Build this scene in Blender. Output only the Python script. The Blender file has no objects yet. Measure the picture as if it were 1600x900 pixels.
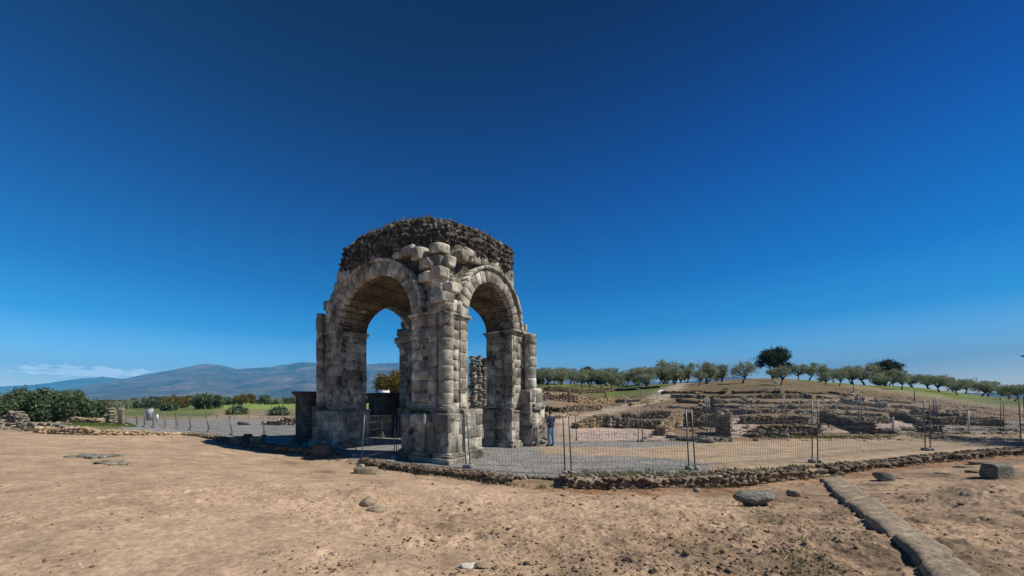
import bpy, math, random
import numpy as np
from mathutils import Vector

random.seed(7)
RNG = np.random.default_rng(11)
sc = bpy.context.scene
COL = sc.collection
R = math.radians

# ------------------------------------------------------------------ camera, light, exposure
F, X0, Y0, H = 595.0, 700.0, 625.0, 2.3          # lens in photo pixels, principal column, horizon row, eye height
cd = bpy.data.cameras.new('camera')
cam = bpy.data.objects.new('camera', cd)
COL.objects.link(cam)
cam.location = (0, 0, H)
cam.rotation_euler = (R(90), 0, 0)
cd.sensor_width = 36
cd.lens = 36 * F / 1600
cd.shift_x = (800 - X0) / 1600
cd.shift_y = (Y0 - 450) / 1600
cd.clip_start = 0.05
cd.clip_end = 120000
sc.camera = cam

SUN_EL, SUN_AZ = 49, 102          # elevation; azimuth from +Y (view direction) towards +X (right)
w = bpy.data.worlds.new('World')
sc.world = w
w.use_nodes = True
nt = w.node_tree
bg = nt.nodes['Background']
sky = nt.nodes.new('ShaderNodeTexSky')
sky.sky_type = 'NISHITA'
sky.sun_disc = False
sky.sun_elevation = R(SUN_EL)
sky.sun_rotation = R(SUN_AZ)
sky.altitude = 2000
sky.air_density = 1.0
sky.dust_density = 0.15
sky.ozone_density = 5.0
hs = nt.nodes.new('ShaderNodeHueSaturation')
hs.inputs['Saturation'].default_value = 1.0
hs.inputs['Value'].default_value = 4.5
nt.links.new(sky.outputs[0], hs.inputs['Color'])
# thin cloud bank low over the far range (direction space of the sky itself)
tc = nt.nodes.new('ShaderNodeTexCoord')
sp = nt.nodes.new('ShaderNodeSeparateXYZ')
nt.links.new(tc.outputs['Generated'], sp.inputs[0])
def wmath(op, a, b=None, c=None):
    n = nt.nodes.new('ShaderNodeMath'); n.operation = op
    for i, v in enumerate((a, b, c)):
        if v is None: continue
        if isinstance(v, (int, float)): n.inputs[i].default_value = v
        else: nt.links.new(v, n.inputs[i])
    return n.outputs[0]
az = wmath('ARCTAN2', sp.outputs[0], sp.outputs[1])
el = wmath('ARCSINE', sp.outputs[2])
def bump1(v, c, wdt):
    d = wmath('DIVIDE', wmath('SUBTRACT', v, c), wdt)
    return wmath('MAXIMUM', wmath('SUBTRACT', 1.0, wmath('MULTIPLY', d, d)), 0.0)
AZC = math.atan2(140 - X0, F)
env = wmath('MULTIPLY', bump1(az, AZC, 0.13), bump1(el, 0.054, 0.016))
cmb = nt.nodes.new('ShaderNodeCombineXYZ')
nt.links.new(wmath('MULTIPLY', az, 30.0), cmb.inputs[0])
nt.links.new(wmath('MULTIPLY', el, 150.0), cmb.inputs[1])
cn = nt.nodes.new('ShaderNodeTexNoise')
cn.inputs['Scale'].default_value = 1.3; cn.inputs['Detail'].default_value = 7
nt.links.new(cmb.outputs[0], cn.inputs['Vector'])
dens = wmath('MULTIPLY', wmath('MAXIMUM', wmath('SUBTRACT', wmath('ADD', cn.outputs[0], wmath('MULTIPLY', env, 0.34)), 0.66), 0.0), 7.0)
dens = wmath('MINIMUM', wmath('MULTIPLY', dens, wmath('MINIMUM', wmath('MULTIPLY', env, 4.0), 1.0)), 0.75)
mixc = nt.nodes.new('ShaderNodeMix'); mixc.data_type = 'RGBA'
nt.links.new(dens, mixc.inputs[0])
rmp = nt.nodes.new('ShaderNodeValToRGB')     # clear-air sky: deep and polarised overhead, paler low down
SKYR = [(0, (0.84, 0.68, 0.56)), (0.033, (0.8, 0.64, 0.56)), (0.096, (0.3, 0.46, 0.51)), (0.154, (0.04, 0.284, 0.4)), (0.253, (0.0, 0.18, 0.332)), (0.445, (0.0, 0.084, 0.24)), (0.606, (0.0, 0.034, 0.136)), (0.731, (0.0, 0.01, 0.072)), (1, (0.0, 0.006, 0.06))]
while len(rmp.color_ramp.elements) < len(SKYR): rmp.color_ramp.elements.new(.5)
for i_, (p_, c_) in enumerate(SKYR): rmp.color_ramp.elements[i_].position = p_; rmp.color_ramp.elements[i_].color = (*c_, 1)
nt.links.new(wmath('DIVIDE', el, R(60)), rmp.inputs[0])
mul = nt.nodes.new('ShaderNodeMix'); mul.data_type = 'RGBA'; mul.blend_type = 'MULTIPLY'; mul.inputs[0].default_value = 1
nt.links.new(hs.outputs[0], mul.inputs[6]); nt.links.new(rmp.outputs[0], mul.inputs[7])
nt.links.new(mul.outputs[2], mixc.inputs[6])
mixc.inputs[7].default_value = (30, 32, 36, 1)
nt.links.new(mixc.outputs[2], bg.inputs['Color'])
bg.inputs['Strength'].default_value = 0.061

sl = bpy.data.lights.new('sun', 'SUN')
sl.energy = 4.6
sl.angle = R(0.5)
sl.color = (1.0, 0.94, 0.84)
so = bpy.data.objects.new('sun', sl)
COL.objects.link(so)
sdir = Vector((math.sin(R(SUN_AZ)) * math.cos(R(SUN_EL)), math.cos(R(SUN_AZ)) * math.cos(R(SUN_EL)), math.sin(R(SUN_EL))))
so.rotation_euler = sdir.to_track_quat('Z', 'Y').to_euler()
so.location = (20, 0, 40)

vs = sc.view_settings
vs.view_transform = 'Standard'
vs.look = 'None'
vs.exposure = 0.42
vs.gamma = 1.0
vs.use_curve_mapping = False
sc.cycles.max_bounces = 5
sc.cycles.transparent_max_bounces = 8
sc.cycles.volume_bounces = 0

# ------------------------------------------------------------------ noise (numpy)
def _h(ix, iy, iz, seed):
    n = (ix * 374761393 + iy * 668265263 + iz * 2147483647 + seed * 974634777) & 0xffffffff
    n = ((n ^ (n >> 13)) * 1274126177) & 0xffffffff
    return ((n ^ (n >> 16)) & 0xffff) / 65535.0
def vnoise(x, y, z=0.0, seed=0):
    x = np.asarray(x, float); y = np.asarray(y, float); z = np.asarray(z, float) + 0 * x
    ix = np.floor(x).astype(np.int64); iy = np.floor(y).astype(np.int64); iz = np.floor(z).astype(np.int64)
    fx, fy, fz = x - ix, y - iy, z - iz
    fx = fx * fx * (3 - 2 * fx); fy = fy * fy * (3 - 2 * fy); fz = fz * fz * (3 - 2 * fz)
    def L(a, b, t): return a + (b - a) * t
    r = []
    for dz in (0, 1):
        a = L(_h(ix, iy, iz + dz, seed), _h(ix + 1, iy, iz + dz, seed), fx)
        b = L(_h(ix, iy + 1, iz + dz, seed), _h(ix + 1, iy + 1, iz + dz, seed), fx)
        r.append(L(a, b, fy))
    return L(r[0], r[1], fz) * 2 - 1
def fbm(x, y, z=0.0, seed=0, oct=4, gain=0.5):
    s = 0; a = 1; f = 1; t = 0
    for i in range(oct):
        s = s + a * vnoise(np.asarray(x) * f, np.asarray(y) * f, np.asarray(z) * f, seed + i * 17); t += a
        a *= gain; f *= 2.03
    return s / t
def sstep(x, a, b):
    t = np.clip((x - a) / (b - a), 0, 1)
    return t * t * (3 - 2 * t)

# ------------------------------------------------------------------ mesh building
class MB:
    def __init__(self): self.v = []; self.f = {}; self.n = 0
    def add(self, verts, *faces):
        verts = np.asarray(verts, float).reshape(-1, 3)
        for fc in faces:
            fc = np.asarray(fc, np.int64)
            if fc.size == 0: continue
            self.f.setdefault(fc.shape[1], []).append(fc + self.n)
        self.v.append(verts); self.n += len(verts)
        return self
    def mesh(self, name, off=(0, 0, 0), smooth=False):
        v = np.concatenate(self.v) - np.array(off, float)
        me = bpy.data.meshes.new(name)
        me.vertices.add(len(v)); me.vertices.foreach_set('co', v.ravel())
        loops = []; starts = []; c = 0
        for k, l in self.f.items():
            a = np.concatenate(l); loops.append(a.ravel())
            starts.append(c + np.arange(len(a)) * k); c += a.size
        loops = np.concatenate(loops); starts = np.concatenate(starts)
        me.loops.add(len(loops)); me.loops.foreach_set('vertex_index', loops.astype(np.int32))
        me.polygons.add(len(starts)); me.polygons.foreach_set('loop_start', starts.astype(np.int32))
        if smooth: me.polygons.foreach_set('use_smooth', np.ones(len(starts), bool))
        me.update(calc_edges=True)
        me.validate()
        return me
def wloc(o):
    p = Vector((0, 0, 0))
    while o is not None:
        p += Vector(o.location); o = o.parent
    return p
def link(name, me, material=None, parent=None):
    o = bpy.data.objects.new(name, me); COL.objects.link(o)
    if material is not None: me.materials.clear(); me.materials.append(material)
    if parent is not None: o.parent = parent
    return o
def tag(o, label=None, cat=None, group=None, kind=None):
    if label: o['label'] = label
    if cat: o['category'] = cat
    if group: o['group'] = group
    if kind: o['kind'] = kind
    return o
def part(name, mb, material, parent, smooth=False):
    return link(name, mb.mesh(name, wloc(parent), smooth), material, parent)
def single(name, mb, material, loc, label, cat, group=None, smooth=False):
    o = link(name, mb.mesh(name, loc, smooth), material); o.location = loc
    return tag(o, label, cat, group)
def thing(name, loc, label, cat, group=None):
    o = bpy.data.objects.new(name, None); COL.objects.link(o); o.location = loc
    o.empty_display_size = 0.3
    return tag(o, label, cat, group)
def dup(root, loc, rz, scale, label):
    def cp(o, p):
        c = o.copy(); COL.objects.link(c); c.parent = p
        for ch in o.children: cp(ch, c)
        return c
    c = cp(root, None)
    c.location = loc; c.rotation_euler = (0, 0, rz); c.scale = scale
    c['label'] = label
    return c

def ico(sub):
    t = (1 + 5 ** .5) / 2
    v = [(-1, t, 0), (1, t, 0), (-1, -t, 0), (1, -t, 0), (0, -1, t), (0, 1, t), (0, -1, -t), (0, 1, -t), (t, 0, -1), (t, 0, 1), (-t, 0, -1), (-t, 0, 1)]
    f = [(0, 11, 5), (0, 5, 1), (0, 1, 7), (0, 7, 10), (0, 10, 11), (1, 5, 9), (5, 11, 4), (11, 10, 2), (10, 7, 6), (7, 1, 8), (3, 9, 4), (3, 4, 2), (3, 2, 6), (3, 6, 8), (3, 8, 9), (4, 9, 5), (2, 4, 11), (6, 2, 10), (8, 6, 7), (9, 8, 1)]
    v = [np.array(p) / np.linalg.norm(p) for p in v]
    for _ in range(sub):
        m = {}; nf = []
        def mid(a, b):
            k = (min(a, b), max(a, b))
            if k not in m:
                p = v[a] + v[b]; v.append(p / np.linalg.norm(p)); m[k] = len(v) - 1
            return m[k]
        for a, b, c in f:
            x, y, z = mid(a, b), mid(b, c), mid(c, a)
            nf += [(a, x, z), (b, y, x), (c, z, y), (x, y, z)]
        f = nf
    return np.array(v), np.array(f)
def cubegrid(n):
    vs_ = {}; V = []; Fc = []
    def vid(p):
        k = tuple(np.round(p, 5))
        if k not in vs_: vs_[k] = len(V); V.append(p)
        return vs_[k]
    for ax in range(3):
        for sgn in (-1, 1):
            for i in range(n):
                for j in range(n):
                    q = []
                    for (di, dj) in ((0, 0), (1, 0), (1, 1), (0, 1)):
                        p = [0, 0, 0]; p[ax] = sgn
                        p[(ax + 1) % 3] = -1 + 2 * (i + di) / n
                        p[(ax + 2) % 3] = -1 + 2 * (j + dj) / n
                        q.append(vid(tuple(p)))
                    Fc.append(q if sgn > 0 else q[::-1])
    return np.array(V, float), np.array(Fc)
def rough(v, p, amp, seed, fr=1.6):
    n = (np.abs(v) ** p).sum(1) ** (1 / p)
    u = v / n[:, None]
    d = fbm(u[:, 0] * fr + seed * 3.1, u[:, 1] * fr, u[:, 2] * fr, seed, 3)
    e = np.stack([vnoise(u[:, 0] * 2.3, u[:, 1] * 2.3 + k * 5, u[:, 2] * 2.3 + seed, seed + k) for k in range(3)], 1)
    return u * (1 + amp * d[:, None]) + e * amp * 0.5
I0, I1, I2 = ico(0), ico(1), ico(2)
CG3, CG5 = cubegrid(3), cubegrid(6)
def chop(v, nplanes, seed, dmin=.62, dmax=.95, amp=.05):
    rg = np.random.default_rng(seed); u = v / np.linalg.norm(v, axis=1)[:, None]
    n = rg.normal(size=(nplanes, 3)); n /= np.linalg.norm(n, axis=1)[:, None]; d = rg.uniform(dmin, dmax, nplanes)
    n = np.concatenate([n, [[0, 0, 1], [0, 0, -1]]]); d = np.concatenate([d, [.72, .72]])
    c = u @ n.T; r = np.where(c > .05, d[None] / np.maximum(c, .05), 9).min(1); r = np.minimum(r, 1.25)
    return u * (r * (1 + amp * vnoise(u[:, 0] * 4 + seed, u[:, 1] * 4, u[:, 2] * 4, seed)))[:, None]
def squared(v, seed, tilt=.07, chips=5, amp=.02):
    rg = np.random.default_rng(seed); p = v.copy()
    e = (np.abs(v) > .99).sum(1)
    p *= np.where(e == 1, 1.0, np.where(e == 2, .975, .94))[:, None]
    cr_ = rg.normal(0, tilt * .8, (2, 2, 2, 3)); f = (v + 1) / 2
    for i in (0, 1):
        for j in (0, 1):
            for k in (0, 1):
                w_ = np.abs(1 - i - f[:, 0]) * np.abs(1 - j - f[:, 1]) * np.abs(1 - k - f[:, 2])
                p += w_[:, None] * cr_[i, j, k]
    for _ in range(chips):
        n = rg.choice([-1, 1], 3) * rg.uniform(.35, 1, 3); n[rg.integers(0, 3)] *= rg.uniform(0, .5); n /= np.linalg.norm(n)
        mx_ = (p @ n).max(); d = mx_ - rg.uniform(.05, .3); t_ = np.maximum(p @ n - d, 0); p -= t_[:, None] * n
    return p * (1 + amp * vnoise(p[:, 0] * 4 + seed, p[:, 1] * 4, p[:, 2] * 4, seed))[:, None]
LIB_S = [(chop(I0[0], 7, s, .5, 1, .2), I0[1]) for s in range(8)]
LIB_M = [(chop(I1[0], 8, s + 20, .55, .95, .04), I1[1]) for s in range(10)]
LIB_R = [(chop(I2[0], 9, s + 90, .55, .95, .04), I2[1]) for s in range(8)]
LIB_B = [(squared(CG3[0], s + 40), CG3[1]) for s in range(8)]
LIB_BB = [(squared(CG5[0], s + 60), CG5[1]) for s in range(10)]
LIB_C = [(squared(CG5[0], s + 160, .02, 3, .01), CG5[1]) for s in range(8)]
def rotm(rx, ry, rz):
    cx, sx, cy, sy, cz, sz = np.cos(rx), np.sin(rx), np.cos(ry), np.sin(ry), np.cos(rz), np.sin(rz)
    M = np.empty((len(rz), 3, 3))
    M[:, 0, 0] = cz * cy; M[:, 0, 1] = cz * sy * sx - sz * cx; M[:, 0, 2] = cz * sy * cx + sz * sx
    M[:, 1, 0] = sz * cy; M[:, 1, 1] = sz * sy * sx + cz * cx; M[:, 1, 2] = sz * sy * cx - cz * sx
    M[:, 2, 0] = -sy; M[:, 2, 1] = cy * sx; M[:, 2, 2] = cy * cx
    return M
def scatter(mb, lib, C, S, rz, tilt=.3, rng=RNG):
    C = np.asarray(C, float).reshape(-1, 3); S = np.asarray(S, float).reshape(-1, 3); N = len(C)
    if N == 0: return
    rz = np.zeros(N) + rz
    M = rotm(rng.uniform(-tilt, tilt, N), rng.uniform(-tilt, tilt, N), rz)
    which = rng.integers(0, len(lib), N)
    for k, (lv, lf) in enumerate(lib):
        idx = np.where(which == k)[0]
        if len(idx) == 0: continue
        P = np.einsum('nij,nvj->nvi', M[idx], lv[None] * S[idx][:, None, :]) + C[idx][:, None, :]
        nv = len(lv)
        fc = (lf[None] + (np.arange(len(idx)) * nv)[:, None, None]).reshape(-1, lf.shape[1])
        mb.add(P.reshape(-1, 3), fc)
def box(mb, c, s, rz=0.0):
    v = np.array([(x, y, z) for x in (-1, 1) for y in (-1, 1) for z in (-1, 1)], float) * np.array(s) / 2
    cz, sz = math.cos(rz), math.sin(rz)
    v = np.stack([v[:, 0] * cz - v[:, 1] * sz, v[:, 0] * sz + v[:, 1] * cz, v[:, 2]], 1) + np.array(c)
    mb.add(v, [(0, 1, 3, 2), (4, 6, 7, 5), (0, 4, 5, 1), (2, 3, 7, 6), (0, 2, 6, 4), (1, 5, 7, 3)])
def tube(mb, pts, rad, n=6):
    pts = [Vector(p) for p in pts]; rad = [rad] * len(pts) if isinstance(rad, (int, float)) else rad
    V = []
    for i, p in enumerate(pts):
        d = (pts[min(i + 1, len(pts) - 1)] - pts[max(i - 1, 0)]).normalized()
        a = d.orthogonal().normalized() if i == 0 else (a - d * a.dot(d)).normalized()
        b = d.cross(a)
        for k in range(n):
            t = 2 * math.pi * k / n
            V.append(p + (a * math.cos(t) + b * math.sin(t)) * rad[i])
    fc = [(i * n + k, i * n + (k + 1) % n, (i + 1) * n + (k + 1) % n, (i + 1) * n + k) for i in range(len(pts) - 1) for k in range(n)]
    L = len(pts) - 1
    mb.add([tuple(p) for p in V], fc, [list(range(n))[::-1]], [[L * n + k for k in range(n)]])

# ------------------------------------------------------------------ materials
def mat(name, cols, scale=3.0, rough_=0.9, bump=0.4, bscale=12.0, bdist=0.03, island=0.0, stain=None, attr=None, trans=0.0, fine=0.35, spec=0.2, brick=None):
    """cols: list of (position, rgb) for a noise driven ramp; stain: (rgb, threshold, scale) dirt/lichen patches"""
    m = bpy.data.materials.new(name); m.use_nodes = True
    t = m.node_tree; N = t.nodes; L = t.links
    b = N['Principled BSDF']; b.inputs['Roughness'].default_value = rough_
    b.inputs['Specular IOR Level'].default_value = spec
    co = N.new('ShaderNodeTexCoord').outputs['Object']
    def noise(s, det=6, ro=.6):
        n = N.new('ShaderNodeTexNoise'); n.inputs['Scale'].default_value = s; n.inputs['Detail'].default_value = det; n.inputs['Roughness'].default_value = ro
        L.new(co, n.inputs['Vector']); return n.outputs[0]
    def mixn(f, a, c, mode='MIX'):
        n = N.new('ShaderNodeMix'); n.data_type = 'RGBA'; n.blend_type = mode
        for i, v in ((0, f), (6, a), (7, c)):
            if isinstance(v, (int, float)): n.inputs[i].default_value = v
            elif isinstance(v, tuple): n.inputs[i].default_value = (*v, 1)
            else: L.new(v, n.inputs[i])
        return n.outputs[2]
    def ramp(f, el):
        r = N.new('ShaderNodeValToRGB'); e = r.color_ramp.elements
        while len(e) < len(el): e.new(.5)
        for i, (p, c) in enumerate(el):
            e[i].position = p; e[i].color = (*c, 1) if isinstance(c, tuple) else (c, c, c, 1)
        L.new(f, r.inputs[0]); return r.outputs[0]
    n1 = noise(scale)
    base = ramp(n1, cols)
    if attr:
        a = N.new('ShaderNodeAttribute'); a.attribute_name = attr
        base = mixn(1.0, a.outputs['Color'], ramp(n1, [(.25, .72), (.5, 1.0), (.75, 1.28)]), 'MULTIPLY')
    nf = noise(scale * 9, 4, .7)
    base = mixn(fine, base, mixn(1.0, base, ramp(nf, [(.3, .45), (.5, 1.0), (.72, 1.7)]), 'MULTIPLY'))
    if stain:
        c, th, s = stain
        base = mixn(ramp(noise(s, 8, .68), [(th, 0.0), (th + .1, 1.0)]), base, c)
    if island:
        g = N.new('ShaderNodeNewGeometry')
        base = mixn(1.0, base, ramp(g.outputs['Random Per Island'], [(0, 1 - island), (1, 1 + island)]), 'MULTIPLY')
    hgt = noise(bscale, 8, .62)
    if brick:
        bt = N.new('ShaderNodeTexBrick'); bt.inputs['Scale'].default_value = brick
        bt.inputs['Mortar Size'].default_value = .025; bt.inputs['Color1'].default_value = (1, 1, 1, 1); bt.inputs['Color2'].default_value = (.72, .72, .72, 1); bt.inputs['Mortar'].default_value = (.5, .5, .5, 1)
        mp = N.new('ShaderNodeMapping'); mp.inputs['Rotation'].default_value = (R(90), 0, 0)
        L.new(co, mp.inputs[0]); L.new(mp.outputs[0], bt.inputs[0])
        base = mixn(1.0, base, bt.outputs[0], 'MULTIPLY')
    L.new(base, b.inputs['Base Color'])
    bp = N.new('ShaderNodeBump'); bp.inputs['Strength'].default_value = bump; bp.inputs['Distance'].default_value = bdist
    L.new(hgt, bp.inputs['Height']); L.new(bp.outputs[0], b.inputs['Normal'])
    if trans:
        tr = N.new('ShaderNodeBsdfTranslucent'); L.new(base, tr.inputs[0])
        mx = N.new('ShaderNodeMixShader'); mx.inputs[0].default_value = trans
        L.new(b.outputs[0], mx.inputs[1]); L.new(tr.outputs[0], mx.inputs[2])
        L.new(mx.outputs[0], N['Material Output'].inputs[0])
    return m
def G3(a): return (a, a, a)
M = {}
M['ground'] = mat('soil and gravel', [(.3, G3(.5)), (.7, G3(.5))], 1.4, .97, .8, 26, .025, attr='zone', fine=.6)
M['granite'] = mat('weathered granite', [(.3, (.11, .10, .082)), (.49, (.275, .25, .20)), (.69, (.59, .55, .46))], 1.5, .93, .9, 26, .025, .34, ((.045, .041, .035), .56, 1.3), fine=.8)
M['granite_lit'] = M['granite']
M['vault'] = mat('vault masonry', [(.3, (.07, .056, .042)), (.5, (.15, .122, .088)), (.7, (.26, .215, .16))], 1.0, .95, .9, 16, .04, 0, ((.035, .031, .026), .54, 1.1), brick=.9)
M['rubble'] = mat('dark lime rubble', [(.3, (.045, .041, .036)), (.5, (.085, .078, .068)), (.75, (.30, .28, .24))], 3, .95, .8, 10, .05, .75, ((.3, .27, .22), .66, 4.0))
M['fieldstone'] = mat('field stone', [(.3, (.13, .108, .082)), (.5, (.235, .20, .155)), (.72, (.37, .325, .255))], 2.5, .93, .9, 14, .04, .45, ((.06, .058, .045), .58, 3.0), fine=.6)
M['darkstone'] = mat('lichen covered wall stone', [(.3, (.07, .052, .036)), (.5, (.16, .12, .08)), (.72, (.34, .275, .19))], 2.5, .93, .9, 14, .04, .45, ((.05, .048, .037), .56, 3.0), fine=.6)
M['goldstone'] = mat('ochre field stone', [(.3, (.2, .145, .085)), (.5, (.36, .27, .165)), (.72, (.5, .40, .27))], 2.5, .93, .6, 12, .03, .35, ((.12, .10, .075), .62, 3.0))
M['slab'] = mat('pale worn slab', [(.3, (.15, .12, .085)), (.5, (.28, .225, .16)), (.72, (.42, .35, .26))], 3.5, .93, 1.0, 12, .05, .15, ((.12, .105, .078), .57, 2.6), fine=.75)
M['greyrock'] = mat('grey lichen rock', [(.3, (.10, .095, .078)), (.5, (.2, .19, .155)), (.72, (.38, .365, .3))], 4, .93, 1.0, 12, .06, .1, ((.055, .052, .044), .56, 3.5), fine=.8)
M['whitestone'] = mat('white quartz stone', [(.3, (.45, .42, .37)), (.7, (.66, .63, .58))], 8, .85, .6, 30, .02)
M['darkwall'] = mat('dark weathered block', [(.3, (.05, .045, .04)), (.5, (.085, .076, .066)), (.72, (.13, .115, .1))], 2.2, .95, .6, 9, .04, .2)
M['pebble'] = mat('pebbles', [(.3, (.10, .07, .046)), (.7, (.29, .20, .13))], 3, .95, .5, 20, .01, .55)
M['galv'] = mat('galvanised steel', [(.3, (.09, .1, .11)), (.7, (.17, .18, .19))], 6, .5, .05, 20, .005, spec=.5)
M['galv'].node_tree.nodes['Principled BSDF'].inputs['Metallic'].default_value = .4
M['concrete'] = mat('concrete foot', [(.3, (.24, .23, .21)), (.7, (.36, .35, .32))], 6, .95, .4, 20, .01)
M['white'] = mat('white painted panel', [(.3, (.66, .66, .63)), (.7, (.78, .78, .76))], 2, .6, .1, 10, .005, fine=.08)
M['graypaint'] = mat('pale grey painted box', [(.3, (.33, .35, .36)), (.7, (.42, .44, .45))], 2, .6, .1, 10, .005, fine=.08)
M['wood'] = mat('weathered wood', [(.3, (.18, .14, .1)), (.7, (.3, .24, .17))], 6, .9, .3, 20, .01)
M['bark'] = mat('bark', [(.3, (.05, .042, .032)), (.7, (.12, .10, .08))], 5, .95, .7, 14, .03)
M['olive'] = mat('olive leaves', [(.3, (.19, .215, .125)), (.7, (.35, .38, .25))], 1.5, .7, 0, 5, .01, .4, trans=.3)
M['oak'] = mat('holm oak leaves', [(.3, (.022, .034, .015)), (.7, (.055, .075, .032))], 1.5, .75, 0, 5, .01, .35, trans=.15)
M['bush'] = mat('bushy leaves', [(.3, (.06, .095, .045)), (.7, (.15, .2, .1))], 1.2, .75, 0, 5, .01, .55, trans=.25)
M['yellow'] = mat('ochre leaves', [(.3, (.10, .085, .02)), (.7, (.22, .17, .04))], 1.2, .8, 0, 5, .01, .4, trans=.25)
M['grass'] = mat('grass blades', [(.3, (.07, .10, .022)), (.7, (.15, .18, .05))], 2, .8, 0, 5, .01, .4, trans=.25)
M['drygrass'] = mat('dry grass', [(.3, (.10, .10, .04)), (.7, (.24, .2, .1))], 2, .85, 0, 5, .01, .4, trans=.2)
M['hill'] = mat('wooded slopes', [(.36, (.035, .035, .03)), (.52, (.11, .09, .075)), (.66, (.24, .16, .14))], .0022, 1, .3, .01, 30, fine=.6)
M['snowhill'] = mat('snowy range', [(.35, (.04, .05, .05)), (.6, (.10, .10, .10))], .002, 1, .3, .01, 30)
M['navy'] = mat('navy cotton', [(.3, (.012, .02, .06)), (.7, (.02, .032, .09))], 6, .9, .2, 30, .01)
M['denim'] = mat('blue denim', [(.3, (.10, .18, .32)), (.7, (.17, .28, .44))], 6, .9, .2, 30, .01)
M['skin'] = mat('skin', [(.3, (.42, .25, .18)), (.7, (.5, .31, .22))], 6, .6, .1, 30, .005, fine=.1)
M['hair'] = mat('dark hair', [(.3, (.03, .025, .02)), (.7, (.06, .05, .04))], 12, .7, .4, 60, .01)
M['black'] = mat('black rubber', [(.3, G3(.015)), (.7, G3(.03))], 6, .7, .1, 30, .005)

# ------------------------------------------------------------------ terrain
PXW = np.array([-300, 295, 365, 375, 440, 510, 565, 600, 700, 800, 880, 1000, 1150, 1280, 1400, 1500, 1600, 1900], float)
DW = np.array([25.5, 24.6, 20.3, 19.4, 17.4, 16.2, 14.4, 13.5, 12.1, 11.0, 10.7, 10.7, 11.1, 12.1, 13.8, 15.1, 16.1, 18.0])
PXF = np.array([-300, 0, 150, 300, 400, 510, 600, 700, 800, 880, 1000, 1150, 1280, 1400, 1600, 1900], float)
DF = np.array([3.5, 5, 7, 9, 11, 13, 16, 20, 25], float)
ZF = np.array([
 [.70, .70, .68, .66, .65, .63, .60, .57, .50], [.70, .70, .68, .66, .65, .63, .60, .57, .50],
 [.70, .68, .62, .58, .55, .50, .45, .38, .30], [.70, .64, .52, .45, .40, .33, .22, .10, .03],
 [.70, .62, .45, .35, .22, .10, -.02, -.08, -.10], [.70, .60, .42, .28, .12, -.02, -.12, -.12, -.12],
 [.70, .58, .36, .20, .00, -.12, -.12, -.12, -.12], [.70, .56, .32, .12, -.05, -.14, -.14, -.14, -.14],
 [.70, .55, .28, .05, -.14, -.15, -.15, -.15, -.15], [.70, .55, .25, .00, -.20, -.2, -.2, -.2, -.2],
 [.70, .55, .25, .00, -.20, -.2, -.2, -.2, -.2], [.70, .55, .25, .02, -.18, -.2, -.2, -.2, -.2],
 [.72, .58, .30, .08, -.08, -.10, -.1, -.1, -.1], [.75, .62, .38, .20, .05, -.05, -.1, -.1, -.1],
 [.78, .68, .50, .35, .22, .10, .00, .0, .0], [.78, .68, .50, .35, .25, .15, .05, .0, .0]])
PXB = np.array([-300, 150, 300, 550, 780, 860, 960, 1060, 1200, 1400, 1600, 1900], float)
DB = np.array([8, 20, 25, 30, 35, 40, 50, 60, 70, 85, 100, 150, 250, 500, 2000], float)
ZB = np.array([
 [.60, .57, .50, .40, .30, .20, .0, -.3, -.5, -1, -1.2, -2, -3, -3, -3],
 [.30, .25, .20, .15, .10, .05, .0, -.2, -.4, -.6, -.9, -1.6, -3, -3, -3],
 [.0, .0, .0, .0, .0, .0, .0, -.2, -.2, -.1, .0, .2, .2, -2, -3],
 [.0, .0, .0, .0, .0, .0, .0, -.2, -.2, .0, .1, .45, .8, -2, -3],
 [.0, .0, .0, .1, .3, .6, 1.4, 2.4, 3.2, 4.0, 4.5, 4.5, 2, -2, -3],
 [.0, .03, .2, .7, 1.3, 1.9, 3.0, 4.1, 5.0, 6.0, 6.5, 6.5, 3, -2, -3],
 [.0, .05, .25, .5, .85, 1.15, 1.8, 2.7, 3.6, 5.4, 6.3, 6.6, 3, -2, -3],
 [.0, .05, .25, .5, .95, 1.5, 2.7, 4.0, 4.9, 6.0, 6.3, 6.4, 3, -2, -3],
 [.0, .06, .3, .85, 1.5, 2.15, 3.5, 4.7, 5.8, 7.2, 7.6, 7.4, 3, -2, -3],
 [.0, .08, .3, .7, 1.25, 1.9, 3.1, 4.1, 4.8, 5.3, 5.5, 5.2, 3, -2, -3],
 [.1, .12, .28, .5, .75, 1.1, 1.8, 2.2, 2.4, 2.5, 2.5, 2.0, 1, -2, -3],
 [.1, .12, .2, .35, .5, .7, 1.1, 1.5, 1.8, 2.0, 2.0, 1.5, 0, -2, -3]])
def bil(px, D, PX, DD, Z):
    i = np.clip(np.searchsorted(PX, px) - 1, 0, len(PX) - 2); j = np.clip(np.searchsorted(DD, D) - 1, 0, len(DD) - 2)
    a = np.clip((px - PX[i]) / (PX[i + 1] - PX[i]), 0, 1); b = np.clip((D - DD[j]) / (DD[j + 1] - DD[j]), 0, 1)
    a = a * a * (3 - 2 * a) * .6 + a * .4
    return (Z[i, j] * (1 - a) + Z[i + 1, j] * a) * (1 - b) + (Z[i, j + 1] * (1 - a) + Z[i + 1, j + 1] * a) * b
def wpd(x, y):
    x = np.asarray(x, float); y = np.asarray(y, float)
    r = np.hypot(x, y); th = np.arctan2(x, y)
    tc_ = np.clip(th, -1.1, 1.1)
    px = X0 + F * np.tan(tc_)
    D = np.where(np.abs(th) > 1.1, r * math.cos(1.1), y)
    return px, D
BUMPS = []      # (px, py, z guess, radius, height)
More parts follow.
